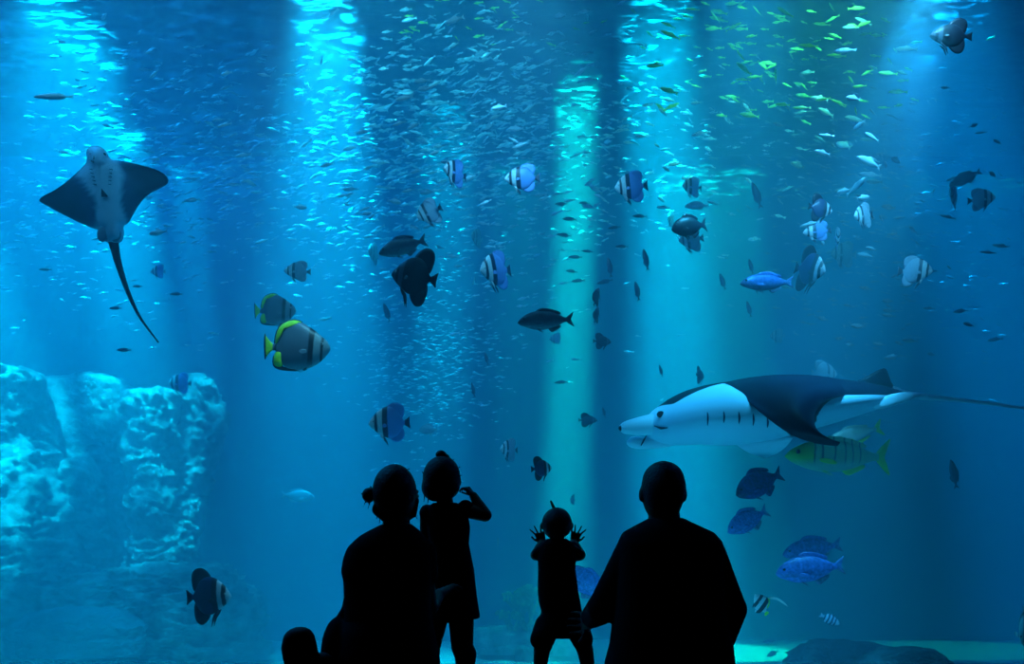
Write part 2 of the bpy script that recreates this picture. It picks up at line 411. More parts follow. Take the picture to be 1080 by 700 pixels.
def bars(base, dark, segs, soft=0.012):
    """base colour with dark bars at (x0, x1); colours for the stretches between may be given as a third item"""
    st = [(0.0, base)]
    for s in segs:
        x0, x1 = s[0], s[1]; nxt = s[2] if len(s) > 2 else base
        st += [(x0 - soft, st[-1][1]), (x0 + soft, dark), (x1 - soft, dark), (x1 + soft, nxt)]
    return st
BLK = (0.006, 0.007, 0.012); WH = (0.62, 0.68, 0.70); GRY = (0.16, 0.20, 0.24)
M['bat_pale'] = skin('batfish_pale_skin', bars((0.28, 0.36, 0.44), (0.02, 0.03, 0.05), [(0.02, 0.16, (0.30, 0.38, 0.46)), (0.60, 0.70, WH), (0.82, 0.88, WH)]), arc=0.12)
M['bat_blue'] = skin('batfish_blue_skin', bars((0.13, 0.26, 0.60), (0.008, 0.014, 0.04), [(0.02, 0.14, (0.14, 0.28, 0.62)), (0.56, 0.68, WH), (0.80, 0.87, WH)]), arc=0.15)
M['bat_dark'] = skin('batfish_dark_skin', bars((0.004, 0.005, 0.010), BLK, [(0.02, 0.10, (0.010, 0.012, 0.022)), (0.62, 0.72, (0.06, 0.07, 0.10)), (0.82, 0.88, (0.04, 0.05, 0.07))]), arc=0.1, spec=0.2)
M['bat_barred'] = skin('batfish_barred_skin', bars((0.008, 0.012, 0.05), BLK, [(0.02, 0.08, (0.012, 0.02, 0.09)), (0.62, 0.73, (0.50, 0.58, 0.62)), (0.82, 0.90, (0.50, 0.58, 0.62))]), arc=0.12)
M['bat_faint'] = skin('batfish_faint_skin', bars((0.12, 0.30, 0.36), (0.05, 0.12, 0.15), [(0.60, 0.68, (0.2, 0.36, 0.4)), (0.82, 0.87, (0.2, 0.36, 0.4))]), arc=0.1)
M['butter'] = skin('butterflyfish_skin', bars((0.12, 0.17, 0.23), BLK, [(0.17, 0.20, (0.12, 0.17, 0.23)), (0.70, 0.775, (0.28, 0.36, 0.40)), (0.875, 0.91, (0.24, 0.34, 0.38))], 0.01), arc=0.16, slant=-0.08, noise_amt=0.01, belly=(-0.36, -0.18, (0.34, 0.45, 0.48)))
M['lime'] = pmat('lime_fin', (0.50, 0.90, 0.02), 0.5, 0.3, 0, 10, 0.25)
M['yellow'] = pmat('yellow_fin', (0.62, 0.78, 0.02), 0.5, 0.3, 0, 10, 0.15)
M['black'] = pmat('black_fin', (0.006, 0.007, 0.010), 0.5, 0.3)
M['eye'] = pmat('eye_black', (0.004, 0.004, 0.004), 0.15, 0.6)
M['eyew'] = pmat('eye_ring', (0.55, 0.6, 0.55), 0.3, 0.6)
M['snap'] = skin('snapper_skin', [(0, (0.03, 0.05, 0.07)), (0.35, (0.05, 0.08, 0.12)), (0.8, (0.045, 0.07, 0.10)), (1, (0.015, 0.02, 0.03))], belly=(-0.12, 0.02, (0.16, 0.24, 0.26)), mottle=0.4)
M['snapb'] = skin('bluefish_skin', [(0, (0.08, 0.22, 0.50)), (0.35, (0.06, 0.18, 0.60)), (0.8, (0.06, 0.16, 0.50)), (1, (0.03, 0.05, 0.10))], belly=(-0.16, 0.05, (0.14, 0.20, 0.34)), mottle=0.5)
M['bream'] = skin('bream_skin', [(0, (0.20, 0.42, 0.62)), (0.12, (0.09, 0.26, 0.66)), (0.6, (0.07, 0.20, 0.62)), (0.85, (0.06, 0.17, 0.48)), (1, (0.012, 0.02, 0.08))], belly=(0.02, 0.26, (0.08, 0.22, 0.66)), mottle=0.6)
M['breamd'] = skin('bream_dark_skin', [(0, (0.02, 0.03, 0.12)), (0.3, (0.02, 0.03, 0.22)), (0.8, (0.03, 0.05, 0.26)), (1, (0.006, 0.01, 0.04))], mottle=0.7)
M['dark'] = skin('dark_fish_skin', [(0, (0.02, 0.025, 0.05)), (0.5, (0.006, 0.008, 0.014)), (1, (0.012, 0.012, 0.02))])
M['trev'] = skin('trevally_skin', bars((0.42, 0.60, 0.28), (0.02, 0.035, 0.02), [(0.30, 0.312), (0.375, 0.388), (0.445, 0.46), (0.545, 0.56), (0.66, 0.68), (0.735, 0.75, (0.40, 0.66, 0.08))], 0.006), noise_amt=0.01, slant=0.05, belly=(-0.105, -0.02, (0.58, 0.68, 0.45)))
M['trevp'] = skin('trevally_pale_skin', [(0, (0.38, 0.55, 0.30)), (0.6, (0.36, 0.52, 0.42)), (1, (0.3, 0.45, 0.3))], belly=(-0.05, 0.05, (0.6, 0.7, 0.6)))
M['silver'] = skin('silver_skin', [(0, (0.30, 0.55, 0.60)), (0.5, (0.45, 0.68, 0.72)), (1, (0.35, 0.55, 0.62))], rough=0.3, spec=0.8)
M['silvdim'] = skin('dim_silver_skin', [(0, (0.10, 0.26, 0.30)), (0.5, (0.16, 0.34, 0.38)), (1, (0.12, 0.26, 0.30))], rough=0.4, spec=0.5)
M['green'] = skin('lime_fish_skin', [(0, (0.40, 0.85, 0.10)), (0.5, (0.35, 0.90, 0.20)), (1, (0.30, 0.75, 0.20))], rough=0.35, spec=0.6)
M['slim'] = skin('slim_dark_skin', [(0, (0.03, 0.09, 0.13)), (0.5, (0.02, 0.06, 0.10)), (1, (0.02, 0.05, 0.08))])
M['banner'] = skin('bannerfish_skin', bars((0.60, 0.66, 0.66), BLK, [(0.30, 0.50), (0.66, 0.80)], 0.01), slant=-0.35, noise_amt=0.005)
M['serg'] = skin('sergeant_skin', bars((0.40, 0.52, 0.66), (0.02, 0.04, 0.10), [(0.22, 0.28), (0.38, 0.45), (0.55, 0.62), (0.72, 0.78)], 0.012))
M['edge'] = skin('surgeon_skin', [(0, (0.05, 0.07, 0.10)), (0.2, (0.30, 0.40, 0.46)), (0.3, (0.03, 0.04, 0.06)), (0.42, (0.34, 0.44, 0.5)), (0.55, (0.03, 0.04, 0.06)), (0.7, (0.4, 0.5, 0.55)), (1, BLK)], slant=0.2)

def part(name, VF, mat, parent, **kw): return mesh_obj(name, VF[0], VF[1], mat, parent, **kw)
def eyes(parent, x, z, y, r, ring=True):
    for s in (1, -1):
        o = part('eye', sphere((0, 0, 0), r, sc=(1, 0.55, 1)), M['eyew'] if ring else M['eye'], parent); o.location = (x, s * y, z)
        if ring:
            p = part('pupil', sphere((0, 0, 0), r * 0.66, sc=(1, 0.8, 1)), M['eye'], o); p.location = (0, s * r * 0.18, 0)
def pectorals(parent, x, z, y, l, h, mat, drop=0.25):
    for s in (1, -1):
        VF = plate([(0, h * .3), (-l * .6, h * .6), (-l, h * .1), (-l * .85, -h * .5), (-l * .3, -h * .5), (0, -h * .3)], 0.006, bend=lambda X, Z, s=s: -s * X * 0.45)
        o = part('pectoral_fin', VF, mat, parent); o.location = (x, s * y, z); o.rotation_euler = (0, -drop, 0)
FINS = {}
def batfish(kind, skinm, finm, tall):
    t = empty(kind, (0, 0, 0))
    st = [(0.5, 0.0, -0.02, 0.01), (0.47, 0.06, -0.07, 0.035), (0.40, 0.16, -0.14, 0.06), (0.26, 0.30, -0.25, 0.085), (0.08, 0.39, -0.35, 0.09), (-0.08, 0.38, -0.355, 0.075), (-0.20, 0.29, -0.28, 0.05), (-0.29, 0.13, -0.13, 0.028), (-0.34, 0.055, -0.055, 0.018), (-0.38, 0.06, -0.06, 0.010)]
    part('body', body_mesh(st, 30, 20), skinm, t)
    h = 0.13 * tall
    part('dorsal_fin', plate([(0.10, 0.36), (0.0, 0.40 + h * .7), (-0.14, 0.42 + h * 1.1), (-0.30, 0.38 + h * 1.1), (-0.37, 0.30 + h * .8), (-0.35, 0.18), (-0.29, 0.08), (-0.2, 0.22), (-0.05, 0.33)], 0.014, it=2), finm, t)
    part('anal_fin', plate([(0.06, -0.33), (-0.04, -0.38 - h * .7), (-0.16, -0.40 - h * 1.1), (-0.29, -0.36 - h * 1.0), (-0.34, -0.27 - h * .4), (-0.33, -0.16), (-0.28, -0.08), (-0.2, -0.22), (-0.05, -0.32)], 0.014, it=2), finm, t)
    part('tail_fin', plate([(-0.34, 0.05), (-0.42, 0.10), (-0.50, 0.17), (-0.485, 0.06), (-0.48, -0.06), (-0.50, -0.17), (-0.42, -0.10), (-0.34, -0.05)], 0.012, it=1), finm, t)
    for s in (1, -1):
        part('pelvic_fin', plate([(0.26, -0.24), (0.18, -0.29), (0.09, -0.40), (0.05, -0.50 - h), (0.11, -0.46), (0.20, -0.36)], 0.01, y0=s * 0.02, it=1, bend=lambda X, Z, s=s: s * 0.02), finm if kind != 'striped_batfish' else finm, t)
    pectorals(t, 0.20, -0.05, 0.072, 0.13, 0.09, finm)
    eyes(t, 0.385, 0.045, 0.055, 0.026)
    return t
def butterfly():
    t = empty('butterflyfish', (0, 0, 0))
    st = [(0.5, 0.0, -0.05, 0.012), (0.47, 0.06, -0.10, 0.04), (0.38, 0.15, -0.21, 0.075), (0.25, 0.26, -0.30, 0.10), (0.08, 0.36, -0.345, 0.105), (-0.06, 0.385, -0.345, 0.09), (-0.18, 0.33, -0.31, 0.065), (-0.26, 0.20, -0.20, 0.035), (-0.31, 0.05, -0.07, 0.02), (-0.36, 0.045, -0.055, 0.012)]
    part('body', body_mesh(st, 30, 20), M['butter'], t)
    d = part('dorsal_fin', plate([(0.10, 0.355), (0.0, 0.40), (-0.12, 0.39), (-0.24, 0.33), (-0.31, 0.20), (-0.33, 0.04), (-0.29, 0.03), (-0.27, 0.16), (-0.19, 0.27), (-0.05, 0.35)], 0.12, it=2, thin=0.1), M['lime'], t)
    tag(d, 'lime green dorsal fin along the back')
    part('fin_margin', plate([(0.12, 0.36), (0.0, 0.415), (-0.13, 0.405), (-0.26, 0.34), (-0.33, 0.19), (-0.345, 0.04), (-0.33, 0.04), (-0.31, 0.19), (-0.24, 0.32), (-0.12, 0.385), (0.0, 0.395)], 0.02, it=1), M['black'], d)
    a = part('anal_fin', plate([(-0.20, -0.06), (-0.29, -0.05), (-0.345, -0.12), (-0.355, -0.26), (-0.30, -0.31), (-0.21, -0.31), (-0.22, -0.2)], 0.10, it=2, thin=0.1), M['lime'], t)
    part('fin_margin', plate([(-0.35, -0.10), (-0.375, -0.27), (-0.31, -0.34), (-0.16, -0.365), (0.02, -0.375), (0.06, -0.355), (-0.1, -0.345), (-0.29, -0.32), (-0.35, -0.26)], 0.02, it=1), M['black'], a)
    tf = part('tail_fin', plate([(-0.35, 0.03), (-0.42, 0.10), (-0.48, 0.19), (-0.475, 0.0), (-0.47, -0.18), (-0.42, -0.10), (-0.35, -0.04)], 0.014, it=1), M['lime'], t)
    part('fin_margin', plate([(-0.465, 0.20), (-0.49, 0.20), (-0.50, 0.0), (-0.485, -0.2), (-0.46, -0.18), (-0.478, 0.0)], 0.016, it=1), M['black'], tf)
    for s in (1, -1): part('pelvic_fin', plate([(0.18, -0.31), (0.12, -0.33), (0.02, -0.40), (0.06, -0.36), (0.12, -0.36)], 0.01, y0=s * 0.03, it=1), M['black'], t)
    pectorals(t, 0.18, -0.08, 0.095, 0.12, 0.07, M['butter'])
    eyes(t, 0.395, 0.03, 0.072, 0.022)
    return t
def longfish(kind, skinm, finm, hgt=0.2, wid=0.075, fork=0.13, belly=0.9, eye=0.022, thin=False, ring=False, dors=None):
    """snapper, bream, trevally and minnow shapes; hgt is half the body's greatest height"""
    t = empty(kind, (0, 0, 0)); H = hgt
    st = [(0.5, 0.0, -0.02 * H * 5, 0.01), (0.465, 0.26 * H, -0.30 * H, wid * .45), (0.38, 0.62 * H, -0.58 * H * belly, wid * .8), (0.24, 0.93 * H, -0.90 * H * belly, wid), (0.08, H, -H * belly, wid * 1.0), (-0.10, 0.84 * H, -0.84 * H * belly, wid * .8), (-0.24, 0.50 * H, -0.48 * H, wid * .45), (-0.33, 0.20 * H + .008, -0.20 * H - .008, wid * .22), (-0.38, 0.20 * H + .008, -0.20 * H - .008, wid * .12)]
    part('body', body_mesh(st, 28, 16), skinm, t)
    part('dorsal_fin', plate([(0.20, 0.92 * H), (0.10, 1.30 * H), (-0.04, 1.22 * H), (-0.16, 1.02 * H), (-0.27, 0.75 * H), (-0.25, 0.48 * H), (-0.1, 0.80 * H), (0.05, 0.94 * H)], 0.010, it=1), dors or finm, t)
    part('anal_fin', plate([(-0.02, -0.86 * H * belly), (-0.09, -1.25 * H), (-0.17, -1.0 * H), (-0.26, -0.70 * H), (-0.25, -0.45 * H), (-0.12, -0.75 * H)], 0.010, it=1), finm, t)
    part('tail_fin', plate([(-0.35, 0.22 * H), (-0.43, 0.55 * fork + .02), (-0.50, fork), (-0.455, fork * .3), (-0.435, 0), (-0.455, -fork * .3), (-0.50, -fork), (-0.43, -0.55 * fork - .02), (-0.35, -0.22 * H)], 0.012, it=1), finm, t)
    for s in (1, -1): part('pelvic_fin', plate([(0.18, -0.90 * H * belly), (0.12, -0.93 * H * belly), (0.04, -1.28 * H), (0.08, -1.1 * H)], 0.008, y0=s * 0.03, it=1), finm, t)
    pectorals(t, 0.20, -0.25 * H, wid * .93, 0.15, 0.3 * H, finm)
    eyes(t, 0.395, 0.22 * H, wid * .74, eye, ring)
    return t
def banner():
    t = empty('bannerfish', (0, 0, 0))
    st = [(0.5, -0.02, -0.05, 0.01), (0.44, 0.04, -0.09, 0.03), (0.36, 0.14, -0.16, 0.055), (0.2, 0.30, -0.27, 0.07), (0.02, 0.36, -0.32, 0.07), (-0.15, 0.28, -0.27, 0.05), (-0.27, 0.10, -0.12, 0.025), (-0.36, 0.05, -0.05, 0.012)]
    part('body', body_mesh(st, 26, 16), M['banner'], t)
    d = part('dorsal_fin', plate([(0.10, 0.32), (0.02, 0.42), (-0.15, 0.36), (-0.28, 0.20), (-0.27, 0.08), (-0.12, 0.24)], 0.012, it=1), M['yellow'], t)
    tag(d, 'yellow soft dorsal fin')
    s_ = part('streamer', plate([(0.10, 0.34), (0.0, 0.55), (-0.2, 0.75), (-0.5, 0.90), (-0.80, 0.95), (-0.5, 0.86), (-0.2, 0.70), (0.03, 0.36)], 0.010, it=1), M['eyew'], t)
    tag(s_, 'long white trailing fin filament')
    part('anal_fin', plate([(0.0, -0.30), (-0.12, -0.42), (-0.26, -0.26), (-0.26, -0.10), (-0.12, -0.24)], 0.012, it=1), M['banner'], t)
    f = part('tail_fin', plate([(-0.35, 0.05), (-0.48, 0.13), (-0.50, 0.0), (-0.48, -0.13), (-0.35, -0.05)], 0.012, it=1), M['yellow'], t)
    tag(f, 'yellow tail fin')
    for s in (1, -1): part('pelvic_fin', plate([(0.22, -0.24), (0.15, -0.28), (0.08, -0.42), (0.14, -0.36)], 0.010, y0=s * 0.02, it=1), M['black'], t)
    pectorals(t, 0.18, -0.04, 0.065, 0.10, 0.06, M['eyew'])
    eyes(t, 0.39, 0.02, 0.04, 0.022)
    return t

BUILD = {
 'bat_pale': ('striped_batfish', 'striped batfish', lambda k: batfish(k, M['bat_pale'], M['bat_pale'], 0.5)),
 'bat_blue': ('striped_batfish', 'striped batfish', lambda k: batfish(k, M['bat_blue'], M['bat_blue'], 0.5)),
 'bat_dark': ('dark_batfish', 'dark batfish', lambda k: batfish(k, M['bat_dark'], M['bat_dark'], 1.4)),
 'bat_barred': ('longfin_batfish', 'barred batfish', lambda k: batfish(k, M['bat_barred'], M['bat_dark'], 1.2)),
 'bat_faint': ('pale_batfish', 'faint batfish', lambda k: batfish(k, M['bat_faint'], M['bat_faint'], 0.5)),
 'butter': ('butterflyfish', 'butterflyfish', lambda k: butterfly()),
 'snapper': ('snapper', 'snapper', lambda k: longfish(k, M['snap'], M['snap'], 0.185, 0.08, 0.15)),
 'snapper_blue': ('snapper', 'blue snapper', lambda k: longfish(k, M['snapb'], M['snapb'], 0.165, 0.08, 0.13)),
 'bream': ('sea_bream', 'sea bream', lambda k: longfish(k, M['bream'], M['snapb'], 0.235, 0.085, 0.17)),
 'bream_dark': ('sea_bream', 'sea bream', lambda k: longfish(k, M['breamd'], M['breamd'], 0.25, 0.085, 0.17)),
 'dark': ('black_fish', 'black fish', lambda k: longfish(k, M['dark'], M['dark'], 0.29, 0.085, 0.24)),
 'trevally': ('trevally', 'trevally', lambda k: longfish(k, M['trev'], M['yellow'], 0.150, 0.07, 0.19, belly=1.0, dors=M['trev'])),
 'trevally_pale': ('trevally', 'trevally', lambda k: longfish(k, M['trevp'], M['yellow'], 0.13, 0.06, 0.15, dors=M['trevp'])),
 'slim': ('slim_fish', 'slim dark fish', lambda k: longfish(k, M['slim'], M['slim'], 0.12, 0.05, 0.09)),
 'silver': ('silver_fish', 'silver fish', lambda k: longfish(k, M['silver'], M['silver'], 0.16, 0.06, 0.12)),
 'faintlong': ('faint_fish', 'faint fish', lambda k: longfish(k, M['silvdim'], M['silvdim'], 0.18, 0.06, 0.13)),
 'banner': ('bannerfish', 'bannerfish', lambda k: banner()),
 'sergeant': ('banded_damselfish', 'damselfish', lambda k: longfish(k, M['serg'], M['serg'], 0.2, 0.07, 0.13, ring=True)),
 'surgeon': ('banded_fish', 'banded fish', lambda k: longfish(k, M['edge'], M['edge'], 0.3, 0.08, 0.14)),
}
PROTO = {}
def copy_tree(o, parent=None):
    c = o.copy(); C.objects.link(c); c.parent = parent
    for ch in list(o.children): copy_tree(ch, c)
    return c
def fish(kind, px, py, lpx, Y, yaw, pitch, label, group=None, roll=0, scale=None):
    """px, py centre; lpx length in pixels if seen side-on; yaw 0 heads right, 180 left, 90 away, 270 towards the glass; pitch nose up"""
    nm, cat, fn = BUILD[kind]
    if kind not in PROTO: t = fn(nm); PROTO[kind] = t
    else: t = copy_tree(PROTO[kind])
    Y = 4.3 + (Y - 4.6) * 0.78 if Y < 7.2 else Y - 0.87
    s = lpx / FPX * Y
    t.location = P(px, py, Y); t.scale = (s, s, s) if scale is None else (s * scale[0], s * scale[1], s * scale[2])
    t.rotation_euler = (R(roll), R(-pitch), R(yaw))
    for k in ('label', 'category', 'group'):
        if k in t: del t[k]
    return tag(t, label, cat, group)
GB = 'striped batfish scattered through the tank'
GS = 'slim dark fish hanging in midwater'
GD = 'blue and dark bream right of the seated man'
def F_(k, x, y, l, Y, yaw, pitch, label, group=None, **kw): return fish(k, x, y, l, Y, yaw, pitch, label, group, **kw)
F_('butter', 313, 365.5, 70, 5.2, 0, 0, 'large grey butterflyfish with lime green tail, lower one of the pair')
F_('butter', 290, 327, 44, 6.2, 0, 2, 'smaller grey butterflyfish with lime green tail, above the larger one')
F_('bat_dark', 437, 292, 52, 5.0, 168, 12, 'large black batfish just under the grey snapper')
F_('bat_dark', 1003, 38, 44, 5.0, 176, 4, 'black batfish in the top right corner', scale=(1, 1, .72))
F_('bat_barred', 220, 629, 53, 5.2, -12, 3, 'dark batfish with pale head bars swimming over the low boulders')
F_('snapper', 425, 260, 53, 5.6, 180, -16, 'grey snapper gliding just above the large black batfish')
F_('snapper', 576, 338, 60, 5.2, 180, -3, 'dark snapper alone in the middle of the green beam', scale=(1, 1, .95))
F_('snapper_blue', 809, 298, 56, 5.8, 175, -0, 'blue speckled snapper tail up at the edge of the cyan beam')
bpy.context.view_layer.update()
F_('dark', 727, 239, 38, 5.4, 180, -8, 'black deep-bodied fish with forked tail in front of the cyan beam')
F_('bat_blue', 411, 446, 44, 5.4, 190, -3, 'striped blue batfish above the woman with the hair bun')
F_('bat_blue', 551, 188, 38, 6.0, 180, -2, 'striped batfish with white face left of the green beam', GB, scale=(1, 1, .85))
F_('bat_blue', 666, 197, 36, 6.2, 185, -6, 'striped blue batfish between the green and cyan beams', GB)
F_('bat_blue', 523, 285, 44, 6.0, 222, -12, 'dark blue batfish turned towards the glass left of the green beam', GB)
F_('bat_blue', 480, 182, 32, 6.2, 225, 0, 'small striped batfish near the top, right of the bright left beam', GB)
F_('bat_pale', 453, 224, 30, 6.4, 195, -28, 'bright pale batfish diving left, above the grey snapper', GB)
F_('bat_pale', 314, 286, 28, 6.6, 190, 0, 'pale batfish above the pair of butterflyfish', GB, scale=(1, 1, .85))
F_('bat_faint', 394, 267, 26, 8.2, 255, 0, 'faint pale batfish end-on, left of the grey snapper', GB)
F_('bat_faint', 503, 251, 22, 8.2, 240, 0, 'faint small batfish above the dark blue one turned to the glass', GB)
F_('bat_blue', 730, 197, 24, 7.2, 200, 0, 'small blue batfish topmost in the cyan beam cluster', GB)
F_('silver', 735, 217, 26, 7.0, 185, -4, 'bright silver fish with yellow tail in the cyan beam cluster')
F_('bat_pale', 729, 252, 30, 6.8, 195, -10, 'pale striped batfish partly behind the black deep-bodied fish', GB)
F_('bat_faint', 708, 232, 22, 8.0, 240, 0, 'faint batfish left of the black deep-bodied fish', GB)
F_('bat_barred', 865, 220, 28, 6.2, 10, -8, 'dark batfish with white face bars facing right in the right cluster', GB, scale=(1, 1, .95))
F_('bat_blue', 862, 244, 30, 6.6, 178, -4, 'blue batfish facing left under the barred one', GB, scale=(1, 1, .75))
F_('bat_pale', 911, 227, 28, 6.3, 205, -12, 'white-faced batfish right of the close pair in the right cluster', GB)
F_('slim', 798, 206, 30, 6.8, 170, 72, 'pale slim fish swimming steeply at the right edge of the cyan beam', GS)
F_('bat_blue', 883, 250, 26, 7.2, 255, 12, 'thin end-on blue batfish in the middle of the right cluster', GB)
F_('bat_faint', 890, 268, 30, 7.8, 190, 0, 'faint greenish batfish below the end-on blue one', GB)
F_('bat_barred', 854, 284, 42, 6.2, 300, -20, 'dark end-on batfish right of the blue speckled snapper', GB)
F_('bat_faint', 1006, 205, 32, 7.4, 230, 0, 'faded batfish overlapping another at the upper right', GB)
F_('faintlong', 1018, 188, 34, 7.2, 165, -22, 'pale fish with raised tail above the faded batfish at upper right')
F_('bat_pale', 1035, 210, 26, 6.6, -25, 0, 'pale batfish with a dark face bar facing right at upper right', GB)
F_('bat_pale', 965, 286, 34, 6.4, -30, -8, 'pale batfish facing right alone in the dark water on the right', GB)
F_('faintlong', 841, 174, 16, 7.0, 180, 20, 'small bright fish high in the dark water right of the cyan beam')
F_('bat_faint', 869, 394, 30, 7.0, 10, 0, 'pale batfish peeking over the back of the manta ray', GB)
F_('bat_blue', 167, 286, 16, 8.4, 180, 0, 'small dark blue batfish right of the tail of the eagle ray', GB)
F_('bat_blue', 190, 404, 24, 9.2, 185, 0, 'dark batfish over the top of the rock crag', GB)
F_('bat_pale', 537, 474, 26, 6.6, 225, 0, 'pale striped batfish above the toddler, left of the small black one', GB)
F_('bat_barred', 571, 494, 23, 5.0, 10, 4, 'small black batfish with white bars right above the toddler', GB)
F_('faintlong', 452, 453, 20, 8.0, 180, 0, 'ghostly faint fish above the girl with the topknot', scale=(1, 1, 1.5))
F_('bat_dark', 635, 360, 21, 7.2, 15, 0, 'small dark batfish below the steep dark pair in the green beam', GB, scale=(1, 1, .7))
F_('bat_dark', 620, 443, 21, 7.6, 8, 0, 'small dark batfish low in the green beam left of the manta', GB, scale=(1, 1, .62))
F_('bat_faint', 586, 357, 14, 8.4, 180, 0, 'tiny faint batfish under the dark snapper in the green beam', GB)
F_('bat_dark', 738, 396, 22, 7.4, 55, 0, 'dark batfish just above the head of the manta ray', GB, scale=(1, 1, .75))
F_('bat_dark', 629, 313, 26, 6.6, 60, 60, 'upper dark batfish of the steep pair at the green beam', GB, scale=(1, 1, .55))
F_('bat_dark', 629, 332, 22, 6.9, 60, 62, 'lower dark batfish of the steep pair at the green beam', GB, scale=(1, 1, .55))
F_('bat_faint', 820, 354, 16, 8.4, 180, 0, 'tiny faint batfish in the dark water above the manta tail half', GB)
for (x, y, l, Y, yaw, pt, lb) in [
    (643, 282, 22, 7.0, 90, 80, 'steep slim dark fish left of the shorter one between the beams'),
    (681, 274, 24, 7.0, 80, 78, 'steep slim dark fish at the left edge of the cyan beam'),
    (672, 307, 22, 7.0, 100, 78, 'steep slim dark fish lowest between green and cyan beams'),
    (697, 391, 14, 7.6, 90, 75, 'steep slim dark fish above the snout of the manta ray'),
    (637, 435, 12, 7.8, 90, 75, 'tiny steep slim fish left of the manta snout'),
    (513, 378, 15, 7.4, 90, 75, 'steep slim dark fish left of the green beam at mid height'),
    (499, 411, 17, 7.2, 100, 75, 'steep slim dark fish right of the glittering patch'),
    (792, 281, 17, 7.2, 80, 75, 'steep slim fish just left of the blue speckled snapper'),
    (790, 326, 18, 7.0, 85, 75, 'steep slim dark fish under the blue speckled snapper'),
    (762, 297, 20, 7.4, 105, 72, 'steep slim fish at the right edge of the cyan beam'),
    (1006, 500, 32, 6.6, 95, 80, 'pale slim fish hanging upright in the dark water behind the manta tail'),
    (798, 306, 10, 7.8, 90, 75, 'tiny steep fish touching the snout of the blue speckled snapper'),
    (408, 330, 22, 7.8, 90, 72, 'faint steep slim fish under the large black batfish')]:
    F_('slim', x, y, l, Y, 180 if yaw < 95 else 150, pt, lb, GS)
for (x, y, l, yaw, pt, lb) in [
    (601, 231, 16, 180, 4, 'top slim dark fish of the loose column in the green beam'),
    (595, 248, 17, 180, 6, 'second slim dark fish from the top in the green beam'),
    (607, 271, 15, 180, 0, 'slim dark fish with a short one beside it in the green beam'),
    (620, 265, 12, 180, 6, 'short slim dark fish right of the green beam centre'),
    (603, 286, 14, 200, 0, 'stubby dark fish mid column in the green beam'),
    (610, 296, 15, 180, -4, 'slim dark fish above the steep pair in the green beam'),
    (638, 297, 18, 180, -14, 'slim dark fish sloping down beside the green beam'),
    (616, 214, 12, 180, 0, 'slim dark fish highest right of the green beam'),
    (592, 215, 14, 180, 0, 'slim dark fish highest left in the green beam'),
    (675, 228, 16, 180, 2, 'slim fish just under the striped blue batfish between beams'),
    (648, 240, 14, 180, -8, 'slim faint fish between green and cyan beams'),
    (656, 260, 14, 180, 0, 'lower slim faint fish between green and cyan beams'),
    (592, 403, 15, 180, -6, 'slim dark fish low in the green beam under the dark snapper'),
    (48, 284, 14, 180, 0, 'slim dark fish left of the eagle ray tail'),
    (122, 325, 14, 180, 0, 'slim dark fish left of the eagle ray tail end'),
    (186, 310, 14, 180, 0, 'slim dark fish right of the eagle ray tail end'),
    (131, 369, 16, 180, 0, 'slim dark fish over the flat-topped rock block'),
    (145, 302, 11, 180, 0, 'small slim dark fish crossing the eagle ray tail')]:
    F_('slim', x, y, l, 7.6, yaw, pt, lb, GS)
# bream, trevallies and the lone fish low on the right
F_('bream_dark', 801, 510, 58, 5.6, 190, -24, 'dark mottled bream, topmost of the fish right of the seated man', GD)
F_('bream', 789, 549, 50, 5.8, 185, -28, 'bright blue bream under the dark mottled one', GD)
F_('bream', 857, 579, 64, 5.9, 180, -10, 'blue bream behind, upper of the overlapping pair', GD, scale=(1, 1, .8))
F_('bream', 855, 600, 74, 5.2, 180, -7, 'large blue bream in front, lower of the overlapping pair', GD, scale=(1, 1, .85))
F_('trevally', 884, 481, 112, 6.05, 180, 1, 'yellow-green trevally with dark bars below the manta ray')
F_('trevally_pale', 900, 459, 66, 6.8, 180, -16, 'pale trevally with yellow tail between manta ray and barred trevally')
F_('banner', 803, 637, 27, 5.4, 195, 58, 'black and white bannerfish with yellow tail nose up by the man')
F_('sergeant', 875, 653, 24, 5.6, 5, -26, 'small blue banded damselfish above the boulders at lower right')
F_('surgeon', 1080, 660, 60, 4.8, 240, -30, 'banded fish cut off by the right edge of the picture')
F_('bream', 618, 615, 56, 6.0, 170, 35, 'blue fish partly hidden behind the toddler')
F_('faintlong', 314, 523, 36, 9.0, 0, -4, 'faint greenish fish in the haze left of the woman')
F_('faintlong', 525, 573, 14, 8.6, 90, 70, 'tiny faint fish between the girl and the toddler')
F_('bat_faint', 604, 527, 12, 7.6, 240, 0, 'tiny greenish fish above right of the toddler head')
F_('silver', 57, 102, 44, 5.6, 180, 0, 'slender bright silver fish alone at the upper left', scale=(1, .7, .45))
F_('faintlong', 811, 676, 13, 8.6, 180, -10, 'small green fish over the bright sand right of the man, upper one')
F_('faintlong', 815, 689, 14, 8.6, 180, -25, 'small green fish over the bright sand right of the man, lower one')

